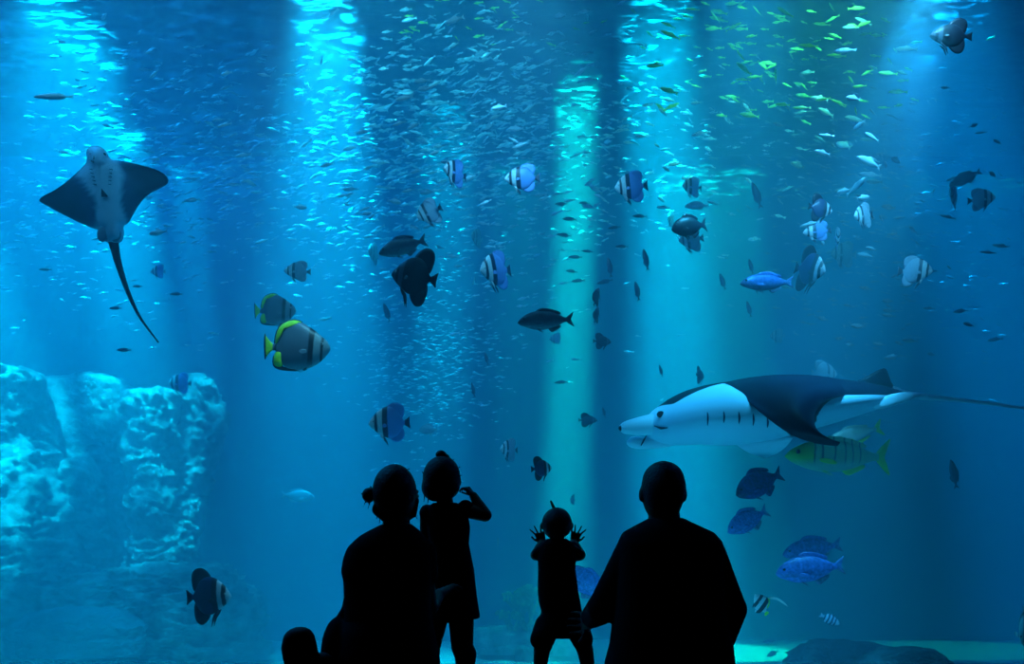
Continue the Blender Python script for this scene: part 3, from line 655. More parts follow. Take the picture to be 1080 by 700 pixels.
# ---------------------------------------------------------------- the school of small fish
def minnow_mesh():
    st = [(0.5, 0.0, -0.01, 0.01), (0.42, 0.06, -0.06, 0.05), (0.2, 0.12, -0.12, 0.08), (-0.05, 0.115, -0.115, 0.07), (-0.28, 0.05, -0.05, 0.03), (-0.38, 0.02, -0.02, 0.01)]
    V, F = body_mesh(st, 12, 8); mb = MB(); mb.add(V, F)
    V, F = plate([(-0.34, 0.02), (-0.5, 0.12), (-0.44, 0), (-0.5, -0.12), (-0.34, -0.02)], 0.012, it=0); mb.add(V, F)
    V, F = plate([(0.12, 0.11), (0.0, 0.19), (-0.12, 0.14), (-0.2, 0.09)], 0.012, it=0); mb.add(V, F)
    return mb
mm = minnow_mesh()
def minnow_data(mat):
    me = bpy.data.meshes.new('minnow'); me.from_pydata([tuple(v) for v in mm.V], [], mm.F)
    me.polygons.foreach_set('use_smooth', [True] * len(me.polygons)); me.materials.append(mat); return me
MD = {'silver': minnow_data(M['silver']), 'dim': minnow_data(M['silvdim']), 'green': minnow_data(M['green'])}
rs = random.Random(11)
ZONES = [  # n, px range, py range, Y range, kind, heading, slope, label, group, name
 (30, (60, 290), (10, 260), (5.6, 7.5), 'silver', 180, -6, 'small silver fish in the sparse school at the upper left', 'small silver fish at the upper left', 'silver_minnow'),
 (75, (300, 470), (60, 260), (5.8, 7.8), 'silver', 180, -8, 'small silver fish in the dense school across the bright left beam', 'small silver fish across the left beam', 'silver_minnow'),
 (70, (400, 620), (5, 215), (5.2, 7.6), 'silver', 180, -12, 'small silver fish in the dense school at the top centre', 'small silver fish at the top centre', 'silver_minnow'),
 (34, (620, 800), (100, 260), (6.0, 7.8), 'silver', 180, 8, 'small silver fish in the school across the cyan beam', 'small silver fish across the cyan beam', 'silver_minnow'),
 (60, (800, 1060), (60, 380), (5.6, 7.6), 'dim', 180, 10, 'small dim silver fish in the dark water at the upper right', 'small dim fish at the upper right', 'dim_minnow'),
 (22, (850, 960), (20, 240), (4.8, 6.2), 'silver', 180, 12, 'larger bright silver fish at the upper right', 'larger bright silver fish at the upper right', 'silver_minnow'),
 (70, (690, 950), (0, 125), (5.2, 7.0), 'green', 180, 9, 'small lime green lit fish in the shoal at the top right', 'lime green fish at the top right', 'green_minnow'),
]
pool = []
for (n, xr, yr, Yr, kind, hd, sl, lb, gp, nm) in ZONES:
    for i in range(n):
        # denser towards the middle of each zone
        fx = (rs.random() + rs.random()) / 2 if rs.random() < .55 else rs.random()
        fy = rs.random()
        px = xr[0] + (xr[1] - xr[0]) * fx; py = yr[0] + (yr[1] - yr[0]) * fy; Y = rs.uniform(*Yr)
        ln = rs.uniform(0.075, 0.14) * (1.35 if 'larger' in lb else 1.0) * (1.15 if kind == 'green' else 1.0)
        p = P(px, py, Y)
        if p.z > ZS - 0.15: p.z = ZS - 0.15 - rs.random() * 0.8
        o = bpy.data.objects.new(nm, MD[kind]); C.objects.link(o)
        o.location = p; hh = ln * rs.uniform(.8, 1.3) * (.72 if kind == 'green' else 1.0)
        o.scale = (ln, hh, hh)
        o.rotation_euler = (R(rs.gauss(0, 10)), R(-(sl + rs.gauss(0, 8))), R(hd + rs.gauss(0, 28) + (180 if rs.random() < .12 else 0)))
        tag(o, lb, 'fish', gp)
# the rest of the school, beyond counting: one object per shoal
smallV = []; smallF = []
def diamond():
    V = [(0.5, 0, 0), (0.1, 0.09, 0), (0.1, 0, 0.15), (0.1, -0.09, 0), (0.1, 0, -0.15), (-0.3, 0.02, 0), (-0.3, 0, 0.04), (-0.3, -0.02, 0), (-0.3, 0, -0.04), (-0.5, 0, 0.13), (-0.5, 0, -0.13)]
    F = [(0, 1, 2), (0, 2, 3), (0, 3, 4), (0, 4, 1), (1, 5, 6, 2), (2, 6, 7, 3), (3, 7, 8, 4), (4, 8, 5, 1), (5, 9, 6), (6, 9, 7), (7, 10, 8), (8, 10, 5), (5, 10, 9), (7, 9, 10)]
    return np.array(V), F
DV, DF = diamond()
def shoal(name, label, cat, blobs, mat, seed):
    rg = random.Random(seed); V = []; F = []
    for (n, cx, cy, sx, sy, Y0, Y1, sl, smin, smax) in blobs:
        for i in range(n):
            px = rg.gauss(cx, sx); py = rg.gauss(cy, sy); Y = rg.uniform(Y0, Y1); p = P(px, py, Y)
            if p.z > ZS - 0.06 or abs(p.x) > XW - .3: continue
            ln = rg.uniform(smin, smax)
            a = R(180 + rg.gauss(0, 25)); b = R(sl + rg.gauss(0, 9)); 
            Mx = Matrix.Rotation(a, 3, 'Z') @ Matrix.Rotation(-b, 3, 'Y')
            n0 = len(V)
            for v in DV: V.append(Mx @ Vector(v * ln) + p)
            F += [tuple(k + n0 for k in f) for f in DF]
    o = mesh_obj(name, V, F, mat, None, False); return tag(o, label, cat, None, 'stuff')
shoal('distant_shoal', 'dense far shoal of tiny silver fish glittering under the surface', 'shoal of fish', [
    (900, 370, 150, 70, 75, 7.0, 10.0, -8, .05, .12), (1700, 490, 110, 85, 90, 6.4, 9.5, -10, .05, .12), (700, 640, 120, 90, 70, 7.0, 10.0, 6, .05, .11),
    (700, 455, 390, 36, 45, 8.5, 10.8, -3, .04, .09), (300, 440, 300, 60, 60, 8.5, 11.0, -6, .04, .09), (600, 220, 170, 60, 70, 7.0, 10.5, -12, .05, .11), (350, 60, 230, 60, 50, 7.6, 10.5, -6, .05, .11), (450, 120, 110, 80, 70, 6.8, 9.5, -8, .05, .11)], M['silver'], 5)  # first blob here stands in for a patch of glittering reflections
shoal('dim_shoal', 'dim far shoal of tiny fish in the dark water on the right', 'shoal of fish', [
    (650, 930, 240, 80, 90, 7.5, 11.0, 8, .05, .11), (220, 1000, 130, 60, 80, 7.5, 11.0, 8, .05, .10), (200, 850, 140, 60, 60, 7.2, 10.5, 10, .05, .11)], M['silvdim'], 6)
shoal('green_shoal', 'far shoal of tiny lime green fish at the top right', 'shoal of fish', [
    (200, 820, 40, 80, 35, 6.6, 8.5, 9, .06, .12), (60, 470, 20, 60, 20, 6.4, 8.0, 0, .05, .10)], M['green'], 8)
# ---------------------------------------------------------------- rays
def tube(pts, rad, k=10, closed=True):
    """round tube swept through points with a radius at each"""
    pts = [Vector(p) for p in pts]; V = []; F = []; n = len(pts); up = Vector((0.13, 0.31, 0.94))
    for i in range(n):
        d = (pts[min(i + 1, n - 1)] - pts[max(i - 1, 0)]).normalized()
        a = d.cross(up).normalized() if abs(d.dot(up)) < 0.98 else d.cross(Vector((1, 0, 0))).normalized(); b = d.cross(a)
        for j in range(k):
            t = 2 * PI * j / k; V.append(pts[i] + (a * math.cos(t) + b * math.sin(t)) * rad[i])
    for i in range(n - 1):
        for j in range(k):
            m_ = (j + 1) % k; F.append((i * k + j, i * k + m_, (i + 1) * k + m_, (i + 1) * k + j))
    F.append(tuple(range(k))[::-1]); F.append(tuple(range((n - 1) * k, n * k)))
    return V, F
def curve(pts, n):
    """points resampled smoothly"""
    t = list(range(len(pts))); q = np.linspace(0, len(pts) - 1, n)
    return [Vector((catmull(t, [p[0] for p in pts], [v])[0], catmull(t, [p[1] for p in pts], [v])[0], catmull(t, [p[2] for p in pts], [v])[0])) for v in q]
def markmat(name, stops, rough=0.45, spec=0.4, nz_amt=0.0):
    """colour from the per-point 'mark' attribute: where on the animal the pigment changes"""
    m = bpy.data.materials.new(name); nt = nodes(m)
    at = N(nt, 'ShaderNodeAttribute', attribute_name='mark')
    rp = N(nt, 'ShaderNodeValToRGB'); cr = rp.color_ramp
    while len(cr.elements) < len(stops): cr.elements.new(0.5)
    for e, (p, c) in zip(cr.elements, stops): e.position = p; e.color = c4(c)
    src = at.outputs['Fac']
    if nz_amt:
        tc = N(nt, 'ShaderNodeTexCoord'); nz = N(nt, 'ShaderNodeTexNoise', i_Scale=9.0, i_Detail=6.0); L(nt, tc.outputs['Object'], nz.inputs['Vector'])
        a = N(nt, 'ShaderNodeMath', operation='MULTIPLY_ADD'); a.inputs[1].default_value = nz_amt; a.inputs[2].default_value = -nz_amt / 2
        L(nt, nz.outputs['Fac'], a.inputs[0]); b_ = N(nt, 'ShaderNodeMath', operation='ADD'); L(nt, src, b_.inputs[0]); L(nt, a.outputs[0], b_.inputs[1]); src = b_.outputs[0]
    L(nt, src, rp.inputs[0])
    b = N(nt, 'ShaderNodeBsdfPrincipled', i_Roughness=rough); b.inputs['Specular IOR Level'].default_value = spec
    L(nt, rp.outputs[0], b.inputs['Base Color']); o = N(nt, 'ShaderNodeOutputMaterial'); L(nt, b.outputs[0], o.inputs[0]); return m

# manta ray, swimming left, its back towards the surface and its belly turned to the glass
MY = 5.2; MC = P(805, 435, MY)
manta = tag(empty('manta_ray', MC), 'huge manta ray with white belly and dark back swimming left above the seated man', 'manta ray')
def mq(px, py, dy=0.0): return P(px, py, MY + dy) - MC
M['manta'] = markmat('manta_skin', [(0.0, (0.003, 0.004, 0.012)), (0.46, (0.003, 0.005, 0.016)), (0.54, (0.50, 0.72, 0.84)), (1.0, (0.54, 0.78, 0.88))], 0.5, 0.15)
M['manta_dark'] = pmat('manta_back', (0.003, 0.004, 0.014), 0.45, 0.15, 0.0, 8, 0.3)
M['manta_white'] = pmat('manta_belly', (0.66, 0.84, 0.90), 0.5, 0.4, 0.0, 6, 0.06)
ST = [(681, 441, 460, .05), (686, 435, 463, .13), (693, 429.5, 466, .20), (702, 423, 468.5, .28), (716, 415, 469.5, .38), (740, 407, 469, .50), (765, 402.5, 470, .58), (800, 398, 467, .60), (835, 396, 460, .56), (860, 397, 452, .48), (890, 400, 443, .36), (920, 404, 433.5, .24), (940, 408.5, 427.5, .14), (955, 413.5, 423.5, .07), (963, 417, 420.5, .02)]
sx = [s[0] for s in ST]
def stt(px, k): return float(catmull(sx, [s[k] for s in ST], [px])[0])
bx = [681, 690, 700, 710, 722, 735, 750, 763, 771, 783, 800, 820, 836, 850, 858, 863, 870, 880, 892, 925, 963]
by = [437, 430, 427, 426, 419, 412.5, 407, 404, 407, 414, 430, 447, 461, 462, 452, 436, 426, 419, 416.5, 416, 418.5]
V = []; F = []; A = []; nk = 96; nx_ = 130
for i in range(nx_):
    px = 681 + (963 - 681) * i / (nx_ - 1); tp, bt, hd = stt(px, 1), stt(px, 2), max(.012, stt(px, 3))
    for j in range(nk):
        a = 2 * PI * j / nk
        py = (tp + bt) / 2 - (bt - tp) / 2 * math.copysign(abs(math.cos(a)) ** 0.9, math.cos(a)); dy = -hd * math.sin(a)
        V.append(mq(px, py, dy))
        lim = float(np.interp(px, bx, by)); A.append(min(1, max(0, 0.5 + (py - lim) * 0.30)))
for i in range(nx_ - 1):
    for j in range(nk):
        b = (j + 1) % nk; F.append((i * nk + j, (i + 1) * nk + j, (i + 1) * nk + b, i * nk + b))
F.append(tuple(range(nk))); F.append(tuple(range(nx_ * nk - 1, (nx_ - 1) * nk - 1, -1)))
mesh_obj('body', V, F, M['manta'], manta, attr=A)
def near(px, py, out=0.0):
    tp, bt, hd = stt(px, 1), stt(px, 2), stt(px, 3); h = (bt - tp) / 2; c = (tp + bt) / 2
    return -hd * math.sqrt(max(0, 1 - min(1, abs(py - c) / h) ** 2.2)) - out
def sheet(rows, th, nu=28, nv=30, bulge=0.0, mat=None, name='wing', parent=None, label=None):
    """rows: (lead px,py, trail px,py, depth lead, depth trail); a wing between two edges, lens-shaped in section"""
    t = list(range(len(rows))); V = []; F = []
    for iv in range(nv):
        q = (len(rows) - 1) * iv / (nv - 1); r = [float(catmull(t, [w_[k] for w_ in rows], [q])[0]) for k in range(6)]
        a = mq(r[0], r[1], r[4]); b = mq(r[2], r[3], r[5]); vv = iv / (nv - 1)
        for s in (1, -1):
            for iu in range(nu):
                u = 0.5 - 0.5 * math.cos(PI * iu / (nu - 1)); p = a.lerp(b, u)
                sec = math.sin(PI * u) ** 0.7
                p = p + Vector((0, -1, 0.35)) * (bulge * sec * (1 - .6 * vv) + s * th * sec * (1 - .75 * vv))
                V.append(p)
    w2 = 2 * nu
    for iv in range(nv - 1):
        for iu in range(w2):
            pass
        for iu in range(nu - 1):
            a = iv * w2 + iu; F.append((a, a + 1, a + w2 + 1, a + w2))
            a = iv * w2 + nu + iu; F.append((a, a + w2, a + w2 + 1, a + 1))
        for (i0, i1) in ((0, nu), (nu - 1, 2 * nu - 1)):
            F.append((iv * w2 + i0, iv * w2 + i1, (iv + 1) * w2 + i1, (iv + 1) * w2 + i0))
    o = mesh_obj(name, V, F, mat, parent)
    if label: o['label'] = label
    return o
sheet([(764, 404, 908, 409, -.10, -.05), (775, 411, 890, 417, -.40, -.36), (793, 427, 869, 424, -.62, -.56), (812, 443, 859, 438, -.76, -.70), (836, 459, 861, 454, -.84, -.80), (860, 467.5, 870, 464, -.86, -.84), (882, 470.5, 883, 470.5, -.86, -.86)], 0.035, bulge=0.10, mat=M['manta_dark'], name='wing', parent=manta, label='near wing, dark on its upper side, curling down')
sheet([(768, 462, 842, 452, -.05, -.15), (777, 469, 836, 462, -.10, -.18), (787, 476, 829, 471, -.08, -.12), (798, 480.5, 819, 478.5, .0, -.02), (808, 482, 810, 482, .06, .06)], 0.03, bulge=-0.04, mat=M['manta_white'], name='wing', parent=manta, label='white lobe hanging below the belly')
def loft_px(rows, dy, nk=20, n=26):
    V = []; F = []; xs_ = [r[0] for r in rows]
    for i in range(n):
        px = xs_[0] + (xs_[-1] - xs_[0]) * (0.5 - 0.5 * math.cos(PI * i / (n - 1)))
        tp, bt, hd = [float(catmull(xs_, [r[k] for r in rows], [px])[0]) for k in (1, 2, 3)]
        for j in range(nk):
            a = 2 * PI * j / nk; V.append(mq(px, (tp + bt) / 2 - (bt - tp) / 2 * math.cos(a), dy - hd * math.sin(a)))
    for i in range(n - 1):
        for j in range(nk):
            b = (j + 1) % nk; F.append((i * nk + j, (i + 1) * nk + j, (i + 1) * nk + b, i * nk + b))
    F.append(tuple(range(nk))); F.append(tuple(range(n * nk - 1, (n - 1) * nk - 1, -1)))
    return V, F
V, F = loft_px([(653, 449, 452, .01), (656, 446, 456, .035), (664, 442.5, 458, .055), (674, 439.5, 459, .065), (684, 437, 458.5, .06), (694, 436, 459, .06), (703, 440, 456, .03)], -0.10)
o = mesh_obj('head_fin', V, F, M['manta_white'], manta); o['label'] = 'upper of the two rolled white horn fins at the mouth'
p_ = sphere((0, 0, 0), 0.017, 12, 8, (1, .9, 1)); e = mesh_obj('dark_tip', p_[0], p_[1], M['manta_dark'], o); e.location = mq(655, 451.5, -.115); e['label'] = 'dark tip of the horn fin'
V, F = loft_px([(661, 465, 468, .01), (664, 461.5, 471, .035), (670, 460, 473, .05), (680, 460, 473.5, .055), (690, 459.5, 473, .05), (702, 460, 471.5, .05), (716, 461, 468.5, .03)], 0.0)
o = mesh_obj('head_fin', V, F, M['manta_white'], manta); o['label'] = 'lower of the two rolled white horn fins at the mouth'
ml = tube([mq(682, 459, -.062), mq(679, 464, -.068), mq(676, 470, -.06)], [.003, .006, .003], 6)
mesh_obj('dark_fold', ml[0], ml[1], M['manta_dark'], o)
ml = tube([mq(x, y, near(x, y, .004)) for x, y in ((690, 449), (697, 451.5), (704, 451))], [.003, .008, .003], 6)
mesh_obj('mouth_corner', ml[0], ml[1], M['manta_dark'], manta)
p_ = sphere((0, 0, 0), 0.026, 14, 10, (1, .8, .85)); e = mesh_obj('eye', p_[0], p_[1], M['eye'], manta); e.location = mq(697, 437, near(697, 437) - .004)
for (x, y0, y1) in ((746, 434, 449), (763, 433, 446), (779, 434, 447), (794, 436, 449), (809, 440, 451)):
    g_ = tube([mq(x + .8 * math.sin(t * 3), y0 + (y1 - y0) * t, near(x, y0 + (y1 - y0) * t, .0015)) for t in np.linspace(0, 1, 7)], [.001, .004, .005, .006, .005, .004, .001], 6)
    mesh_obj('gill_slit', g_[0], g_[1], M['tankwall'], manta)
pl = [(mq(x, y).x, mq(x, y).z) for x, y in ((896, 405), (912, 398), (926, 390), (934, 387.5), (937, 395), (940, 404), (948, 413), (925, 411))]
V, F = plate(pl, 0.03, it=1); mesh_obj('dorsal_fin', V, F, M['manta_dark'], manta)
pl = [(mq(x, y).x, mq(x, y).z) for x, y in ((905, 430), (922, 421), (940, 417), (960, 417.5), (960, 422), (935, 430), (912, 437))]
V, F = plate(pl, 0.03, y0=-0.17, it=1, bend=lambda X, Z: 0.22 * max(0, X - 0.75)); mesh_obj('pelvic_fin', V, F, M['manta_white'], manta)
tc_ = curve([mq(940, 412), mq(960, 416.5), mq(1000, 420.5), mq(1040, 425), mq(1100, 433)], 30)
V, F = tube(tc_, [.026 * (1 - i / 29) ** 2 + .010 for i in range(30)], 10)
mesh_obj('tail', V, F, pmat('manta_tail', (0.60, 0.68, 0.74), 0.4, 0.4), manta)
V, F = tube([mq(678, 437.5, -.05), mq(672, 434.5, -.1), mq(667, 433, -.13)], [.004, .003, .001], 6)

# eagle ray seen from below
EY = 5.3; EC = P(110, 205, EY)
eagle = tag(empty('eagle_ray', EC), 'eagle ray seen from below with pale belly, dark wing tips and long thin tail', 'ray')
def eq(px, py, dy=0.0): return P(px, py, EY + dy) - EC
OUT = [(91.5, 167), (91, 159), (95, 154.5), (101, 153.5), (108, 155.5), (113, 161), (116, 168), (124, 169), (140, 172), (160, 177), (172, 182), (178, 189), (177, 194), (168, 199), (156, 205), (147, 215), (140, 227), (135, 236), (130, 238), (131, 248), (129, 255), (121, 257), (112, 256), (108, 249), (107, 243), (98, 241), (82, 234), (62, 224), (46, 215), (40.5, 212), (44, 207), (57, 201), (70, 192), (82, 181), (91, 172)]
OUT = smooth_poly(OUT, 1)
def spx(py): return float(np.interp(py, [155, 185, 205, 230, 257], [102.5, 106, 112, 117, 120]))
RS = [1.0, .93, .84, .74, .64, .54, .44, .34, .24, .14, .05]
V = []; F = []; A = []; n = len(OUT)
ww = lambda py: float(np.interp(py, [155, 165, 172, 185, 198, 212, 228, 245, 257], [12, 12, 18, 22, 16, 11, 13, 15, 15]))
for side in (-1, 1):
    for s in RS:
        for (x, y) in OUT:
            yc = min(244, max(168, y + (205 - y) * .25)); cx = spx(yc); X = cx + (x - cx) * s; Y_ = yc + (y - yc) * s
            r_ = abs(X - spx(Y_)) / 70.0
            th = (0.10 * (1 - s * s) ** 0.6) * math.exp(-(r_ * 1.7) ** 2) + 0.012 * (1 - s)
            if Y_ < 172: th *= 1.15
            V.append(eq(X, Y_, side * th * .8 + 0.16 * r_ ** 2))
            d = abs(X - spx(Y_)) / ww(Y_)
            if side < 0: A.append(min(1, max(0, 1 - max(0, d - .8) * 1.8) + .58 * max(0, 1 - r_ * 1.2)))
            else: A.append(0.0)
h = len(RS) * n
for sd in (0, 1):
    for r_ in range(len(RS) - 1):
        for i in range(n):
            j = (i + 1) % n; f = (sd * h + r_ * n + i, sd * h + r_ * n + j, sd * h + (r_ + 1) * n + j, sd * h + (r_ + 1) * n + i); F.append(f if not sd else f[::-1])
    f = tuple(sd * h + (len(RS) - 1) * n + i for i in range(n)); F.append(f if not sd else f[::-1])
for i in range(n):
    j = (i + 1) % n; F.append((j, i, h + i, h + j))
M['eagle'] = markmat('eagle_ray_skin', [(0.0, (0.003, 0.006, 0.014)), (0.18, (0.006, 0.012, 0.028)), (0.46, (0.035, 0.09, 0.17)), (0.75, (0.18, 0.34, 0.45)), (1.0, (0.42, 0.60, 0.70))], 0.5, 0.3, 0.25)
mesh_obj('body', V, F, M['eagle'], eagle, attr=A)
ts = curve([eq(119, 250), eq(121, 262), (eq(126, 282)), eq(135, 308), eq(148, 335), eq(167, 361)], 36)
V, F = tube(ts, [0.034 * (1 - i / 35) ** 1.5 + 0.006 for i in range(36)], 8); mesh_obj('tail', V, F, M['manta_dark'], eagle)
for x in (96.5, 110):
    p_ = sphere((0, 0, 0), 0.011, 10, 8); e = mesh_obj('eye', p_[0], p_[1], M['eye'], eagle); e.location = eq(x, 163, -.05)
g_ = tube([eq(x, y, -.080) for x, y in ((95, 168), (99, 171), (104, 171), (109, 168))], [.004, .009, .009, .004], 6); mesh_obj('mouth', g_[0], g_[1], M['eye'], eagle)
for x in (99.5, 105):
    g_ = tube([eq(x, 163, -.080), eq(x + .3, 168, -.084)], [.004, .010], 6); mesh_obj('nostril', g_[0], g_[1], M['eye'], eagle)
for k, (x0, x1) in enumerate(((96, 100), (112, 117))):
    for q in range(5):
        y = 178 + q * 4; xx = x0 + q * 1.0 if k == 0 else x1 - q * .4
        g_ = tube([eq(xx - 1.6, y, -.084), eq(xx + 1.6, y + .8, -.084)], [.002, .003], 5); mesh_obj('gill_slit', g_[0], g_[1], M['tankwall'], eagle)
for sx_ in (1, -1):
    pl = [(eq(119 + sx_ * a, b).x, eq(119 + sx_ * a, b).z) for a, b in ((2, 240), (11, 242), (13, 252), (9, 258.5), (3, 257), (1, 250))]
    V, F = plate(pl, 0.02, y0=-0.05, it=1); o = mesh_obj('pelvic_fin', V, F, pmat('ray_pelvic', (0.16, 0.25, 0.33), 0.5, 0.3, 0, 8, .5), eagle)
g_ = [(eq(x, y).x, eq(x, y).z) for x, y in ((115, 205), (121, 212), (122, 214), (115, 214))]
V, F = plate(g_, 0.01, y0=-0.10, it=0); o = mesh_obj('belly_mark', V, F, M['manta_dark'], eagle); o['label'] = 'small dark triangular mark on the belly'

# ---------------------------------------------------------------- rocks and corals near the front and behind the people
rock('sunken_rock', [(676, 868, 902), (679, 858, 922), (684, 846, 945), (690, 838, 960), (700, 828, 970), (740, 815, 985), (781, 805, 995)], 6.5, 0.42, 0.05, M['rockd'], 8, 'broad blue grey boulder at the bottom edge, left one of the two')
rock('sunken_rock', [(683, 955, 978), (686, 932, 984), (692, 918, 990), (700, 905, 1000), (740, 890, 1016), (792, 880, 1026)], 6.0, 0.36, 0.04, M['rock'], 9, 'paler speckled boulder at the bottom edge, right one of the two')
rock('flat_rock', [(661, 506, 548), (664, 498, 562), (672, 492, 572), (686, 490, 575)], 10.7, 0.35, 0.04, M['rock'], 10, 'flat rock ledge on the sand under the branching coral')
rock('cube_rock', [(681, 546, 560), (684, 544, 561), (697, 543, 562)], 10.3, 0.12, 0.02, M['rockd'], 11, 'small dark square rock in front of the flat ledge')
rock('flat_rock', [(672, 590, 604), (676, 583, 612), (688, 578, 618)], 10.6, 0.3, 0.04, M['rock'], 13, 'low rock on the sand seen between the legs of the toddler')
M['coral'] = rockmat('coral_skin', (0.16, 0.26, 0.14), (0.42, 0.60, 0.30), 5.0)
def coral(name, base, h, spread, seed, mat, label, n0=7, depth=4, knob=1.0):
    rg = random.Random(seed); mb = MB()
    def br(p, d, l, r, lv):
        q = p + d * l; mid = p + d * l * .5 + Vector((rg.gauss(0, .1), rg.gauss(0, .1), 0)) * l
        V, F = tube([p, mid, q], [r, r * .88, r * .75], 7); mb.add(V, F)
        if lv == 0:
            V, F = sphere(q, r * 1.5 * knob, 7, 6); mb.add(V, F); return
        for _ in range(rg.choice((2, 3))):
            nd = (d + Vector((rg.gauss(0, spread), rg.gauss(0, spread), rg.gauss(0.05, spread * .6)))).normalized()
            br(q, nd, l * rg.uniform(.6, .85), r * .75, lv - 1)
    for i in range(n0):
        a = 2 * PI * i / n0; d = Vector((math.cos(a) * .5, math.sin(a) * .5, 1)).normalized()
        br(Vector((0.12 * math.cos(a) * h, 0.12 * math.sin(a) * h, -0.02)), d, h * .36, h * .05, depth - 1)
    o = mb.build(name, mat); o.location = base; return tag(o, label, 'coral')
coral('branching_coral', P(560, 664, 10.6), 0.62, 0.5, 3, M['coral'], 'bushy green branching coral on the flat ledge left of the toddler', 8, 4, 1.3)
coral('branching_coral', P(541, 663, 10.5), 0.34, 0.5, 4, M['coral'], 'smaller knobbly coral clump on the left end of the ledge', 6, 3, 1.8)
coral('thin_coral', P(842, 700, 9.4), 0.24, 0.45, 9, M['rockd'], 'thin dark twiggy coral on the bright sand beside the boulder', 5, 3, 0.6)
# ---------------------------------------------------------------- people
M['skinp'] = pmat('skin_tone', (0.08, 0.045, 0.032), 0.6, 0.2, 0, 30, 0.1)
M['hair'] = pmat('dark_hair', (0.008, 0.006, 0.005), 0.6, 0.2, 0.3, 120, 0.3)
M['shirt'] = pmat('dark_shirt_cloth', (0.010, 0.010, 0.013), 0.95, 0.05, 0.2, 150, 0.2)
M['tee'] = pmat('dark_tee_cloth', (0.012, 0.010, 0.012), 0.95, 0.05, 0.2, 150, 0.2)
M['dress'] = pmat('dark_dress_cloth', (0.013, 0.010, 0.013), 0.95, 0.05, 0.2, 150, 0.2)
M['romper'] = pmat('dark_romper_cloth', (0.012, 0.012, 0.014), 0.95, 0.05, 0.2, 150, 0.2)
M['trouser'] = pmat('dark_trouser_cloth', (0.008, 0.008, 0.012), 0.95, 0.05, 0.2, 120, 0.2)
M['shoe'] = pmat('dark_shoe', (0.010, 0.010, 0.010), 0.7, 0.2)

def cap(mb, a, ra, b, rb, k=20, n=8):
    """rounded, tapered limb from a to b"""
    a = Vector(a); b = Vector(b); d = (b - a); l = d.length
    if l < 1e-6: V, F = sphere(a, ra, k, n * 2); mb.add(V, F); return
    d /= l; x = d.orthogonal().normalized(); y = d.cross(x); V = []; F = []; rows = []
    for i in range(n + 1):
        t = PI / 2 * i / n; rows.append((-math.cos(t) * ra, math.sin(t) * ra))
    for i in range(n + 1):
        t = PI / 2 * i / n; rows.append((l + math.sin(t) * rb, math.cos(t) * rb))
    for (h, r) in rows:
        for j in range(k):
            q = 2 * PI * j / k; V.append(a + d * h + (x * math.cos(q) + y * math.sin(q)) * max(r, 1e-4))
    for i in range(len(rows) - 1):
        for j in range(k):
            m_ = (j + 1) % k; F.append((i * k + j, i * k + m_, (i + 1) * k + m_, (i + 1) * k + j))
    F.append(tuple(range(k))[::-1]); F.append(tuple(range((len(rows) - 1) * k, len(rows) * k)))
    mb.add(V, F)
def ell(mb, c, rx, ry, rz): V, F = sphere(c, 1.0, 28, 20, (rx, ry, rz)); mb.add(V, F)
def rowsloft(mb, rows, k=36, n=40):
    """rows (z, xl, xr, y centre, half depth) top to bottom"""
    zs = [-r[0] for r in rows]; V = []; F = []
    for i in range(n):
        q = zs[0] + (zs[-1] - zs[0]) * i / (n - 1); v = [float(np.interp(q, zs, [r[t] for r in rows])) for t in range(1, 5)]
        cx = (v[0] + v[1]) / 2; rx = (v[1] - v[0]) / 2
        for j in range(k):
            a = 2 * PI * j / k; V.append((cx + rx * math.copysign(abs(math.cos(a)) ** .85, math.cos(a)), v[2] + v[3] * math.copysign(abs(math.sin(a)) ** .85, math.sin(a)), -q))
    for i in range(n - 1):
        for j in range(k):
            m_ = (j + 1) % k; F.append((i * k + j, (i + 1) * k + j, (i + 1) * k + m_, i * k + m_))
    F.append(tuple(range(k))); F.append(tuple(range(n * k - 1, (n - 1) * k - 1, -1)))
    mb.add(V, F)
def fuse(name, mb, mat, parent, vox=0.006, it=3):
    """melt overlapping shapes into one continuous skin"""
    me = bpy.data.meshes.new('tmp'); me.from_pydata([tuple(v) for v in mb.V], [], mb.F); me.update()
    bm = bmesh.new(); bm.from_mesh(me); bmesh.ops.recalc_face_normals(bm, faces=bm.faces); bm.to_mesh(me); bm.free()
    o = bpy.data.objects.new('tmp', me); C.objects.link(o)
    r = o.modifiers.new('r', 'REMESH'); r.mode = 'VOXEL'; r.voxel_size = vox; r.adaptivity = 0
    s = o.modifiers.new('s', 'SMOOTH'); s.factor = 0.5; s.iterations = it
    dg = bpy.context.evaluated_depsgraph_get(); dg.update()
    m2 = bpy.data.meshes.new_from_object(o.evaluated_get(dg)); m2.name = name
    bpy.data.objects.remove(o); bpy.data.meshes.remove(me)
    m2.materials.clear(); m2.materials.append(mat)
    m2.polygons.foreach_set('use_smooth', [True] * len(m2.polygons))
    return link(bpy.data.objects.new(name, m2), parent)
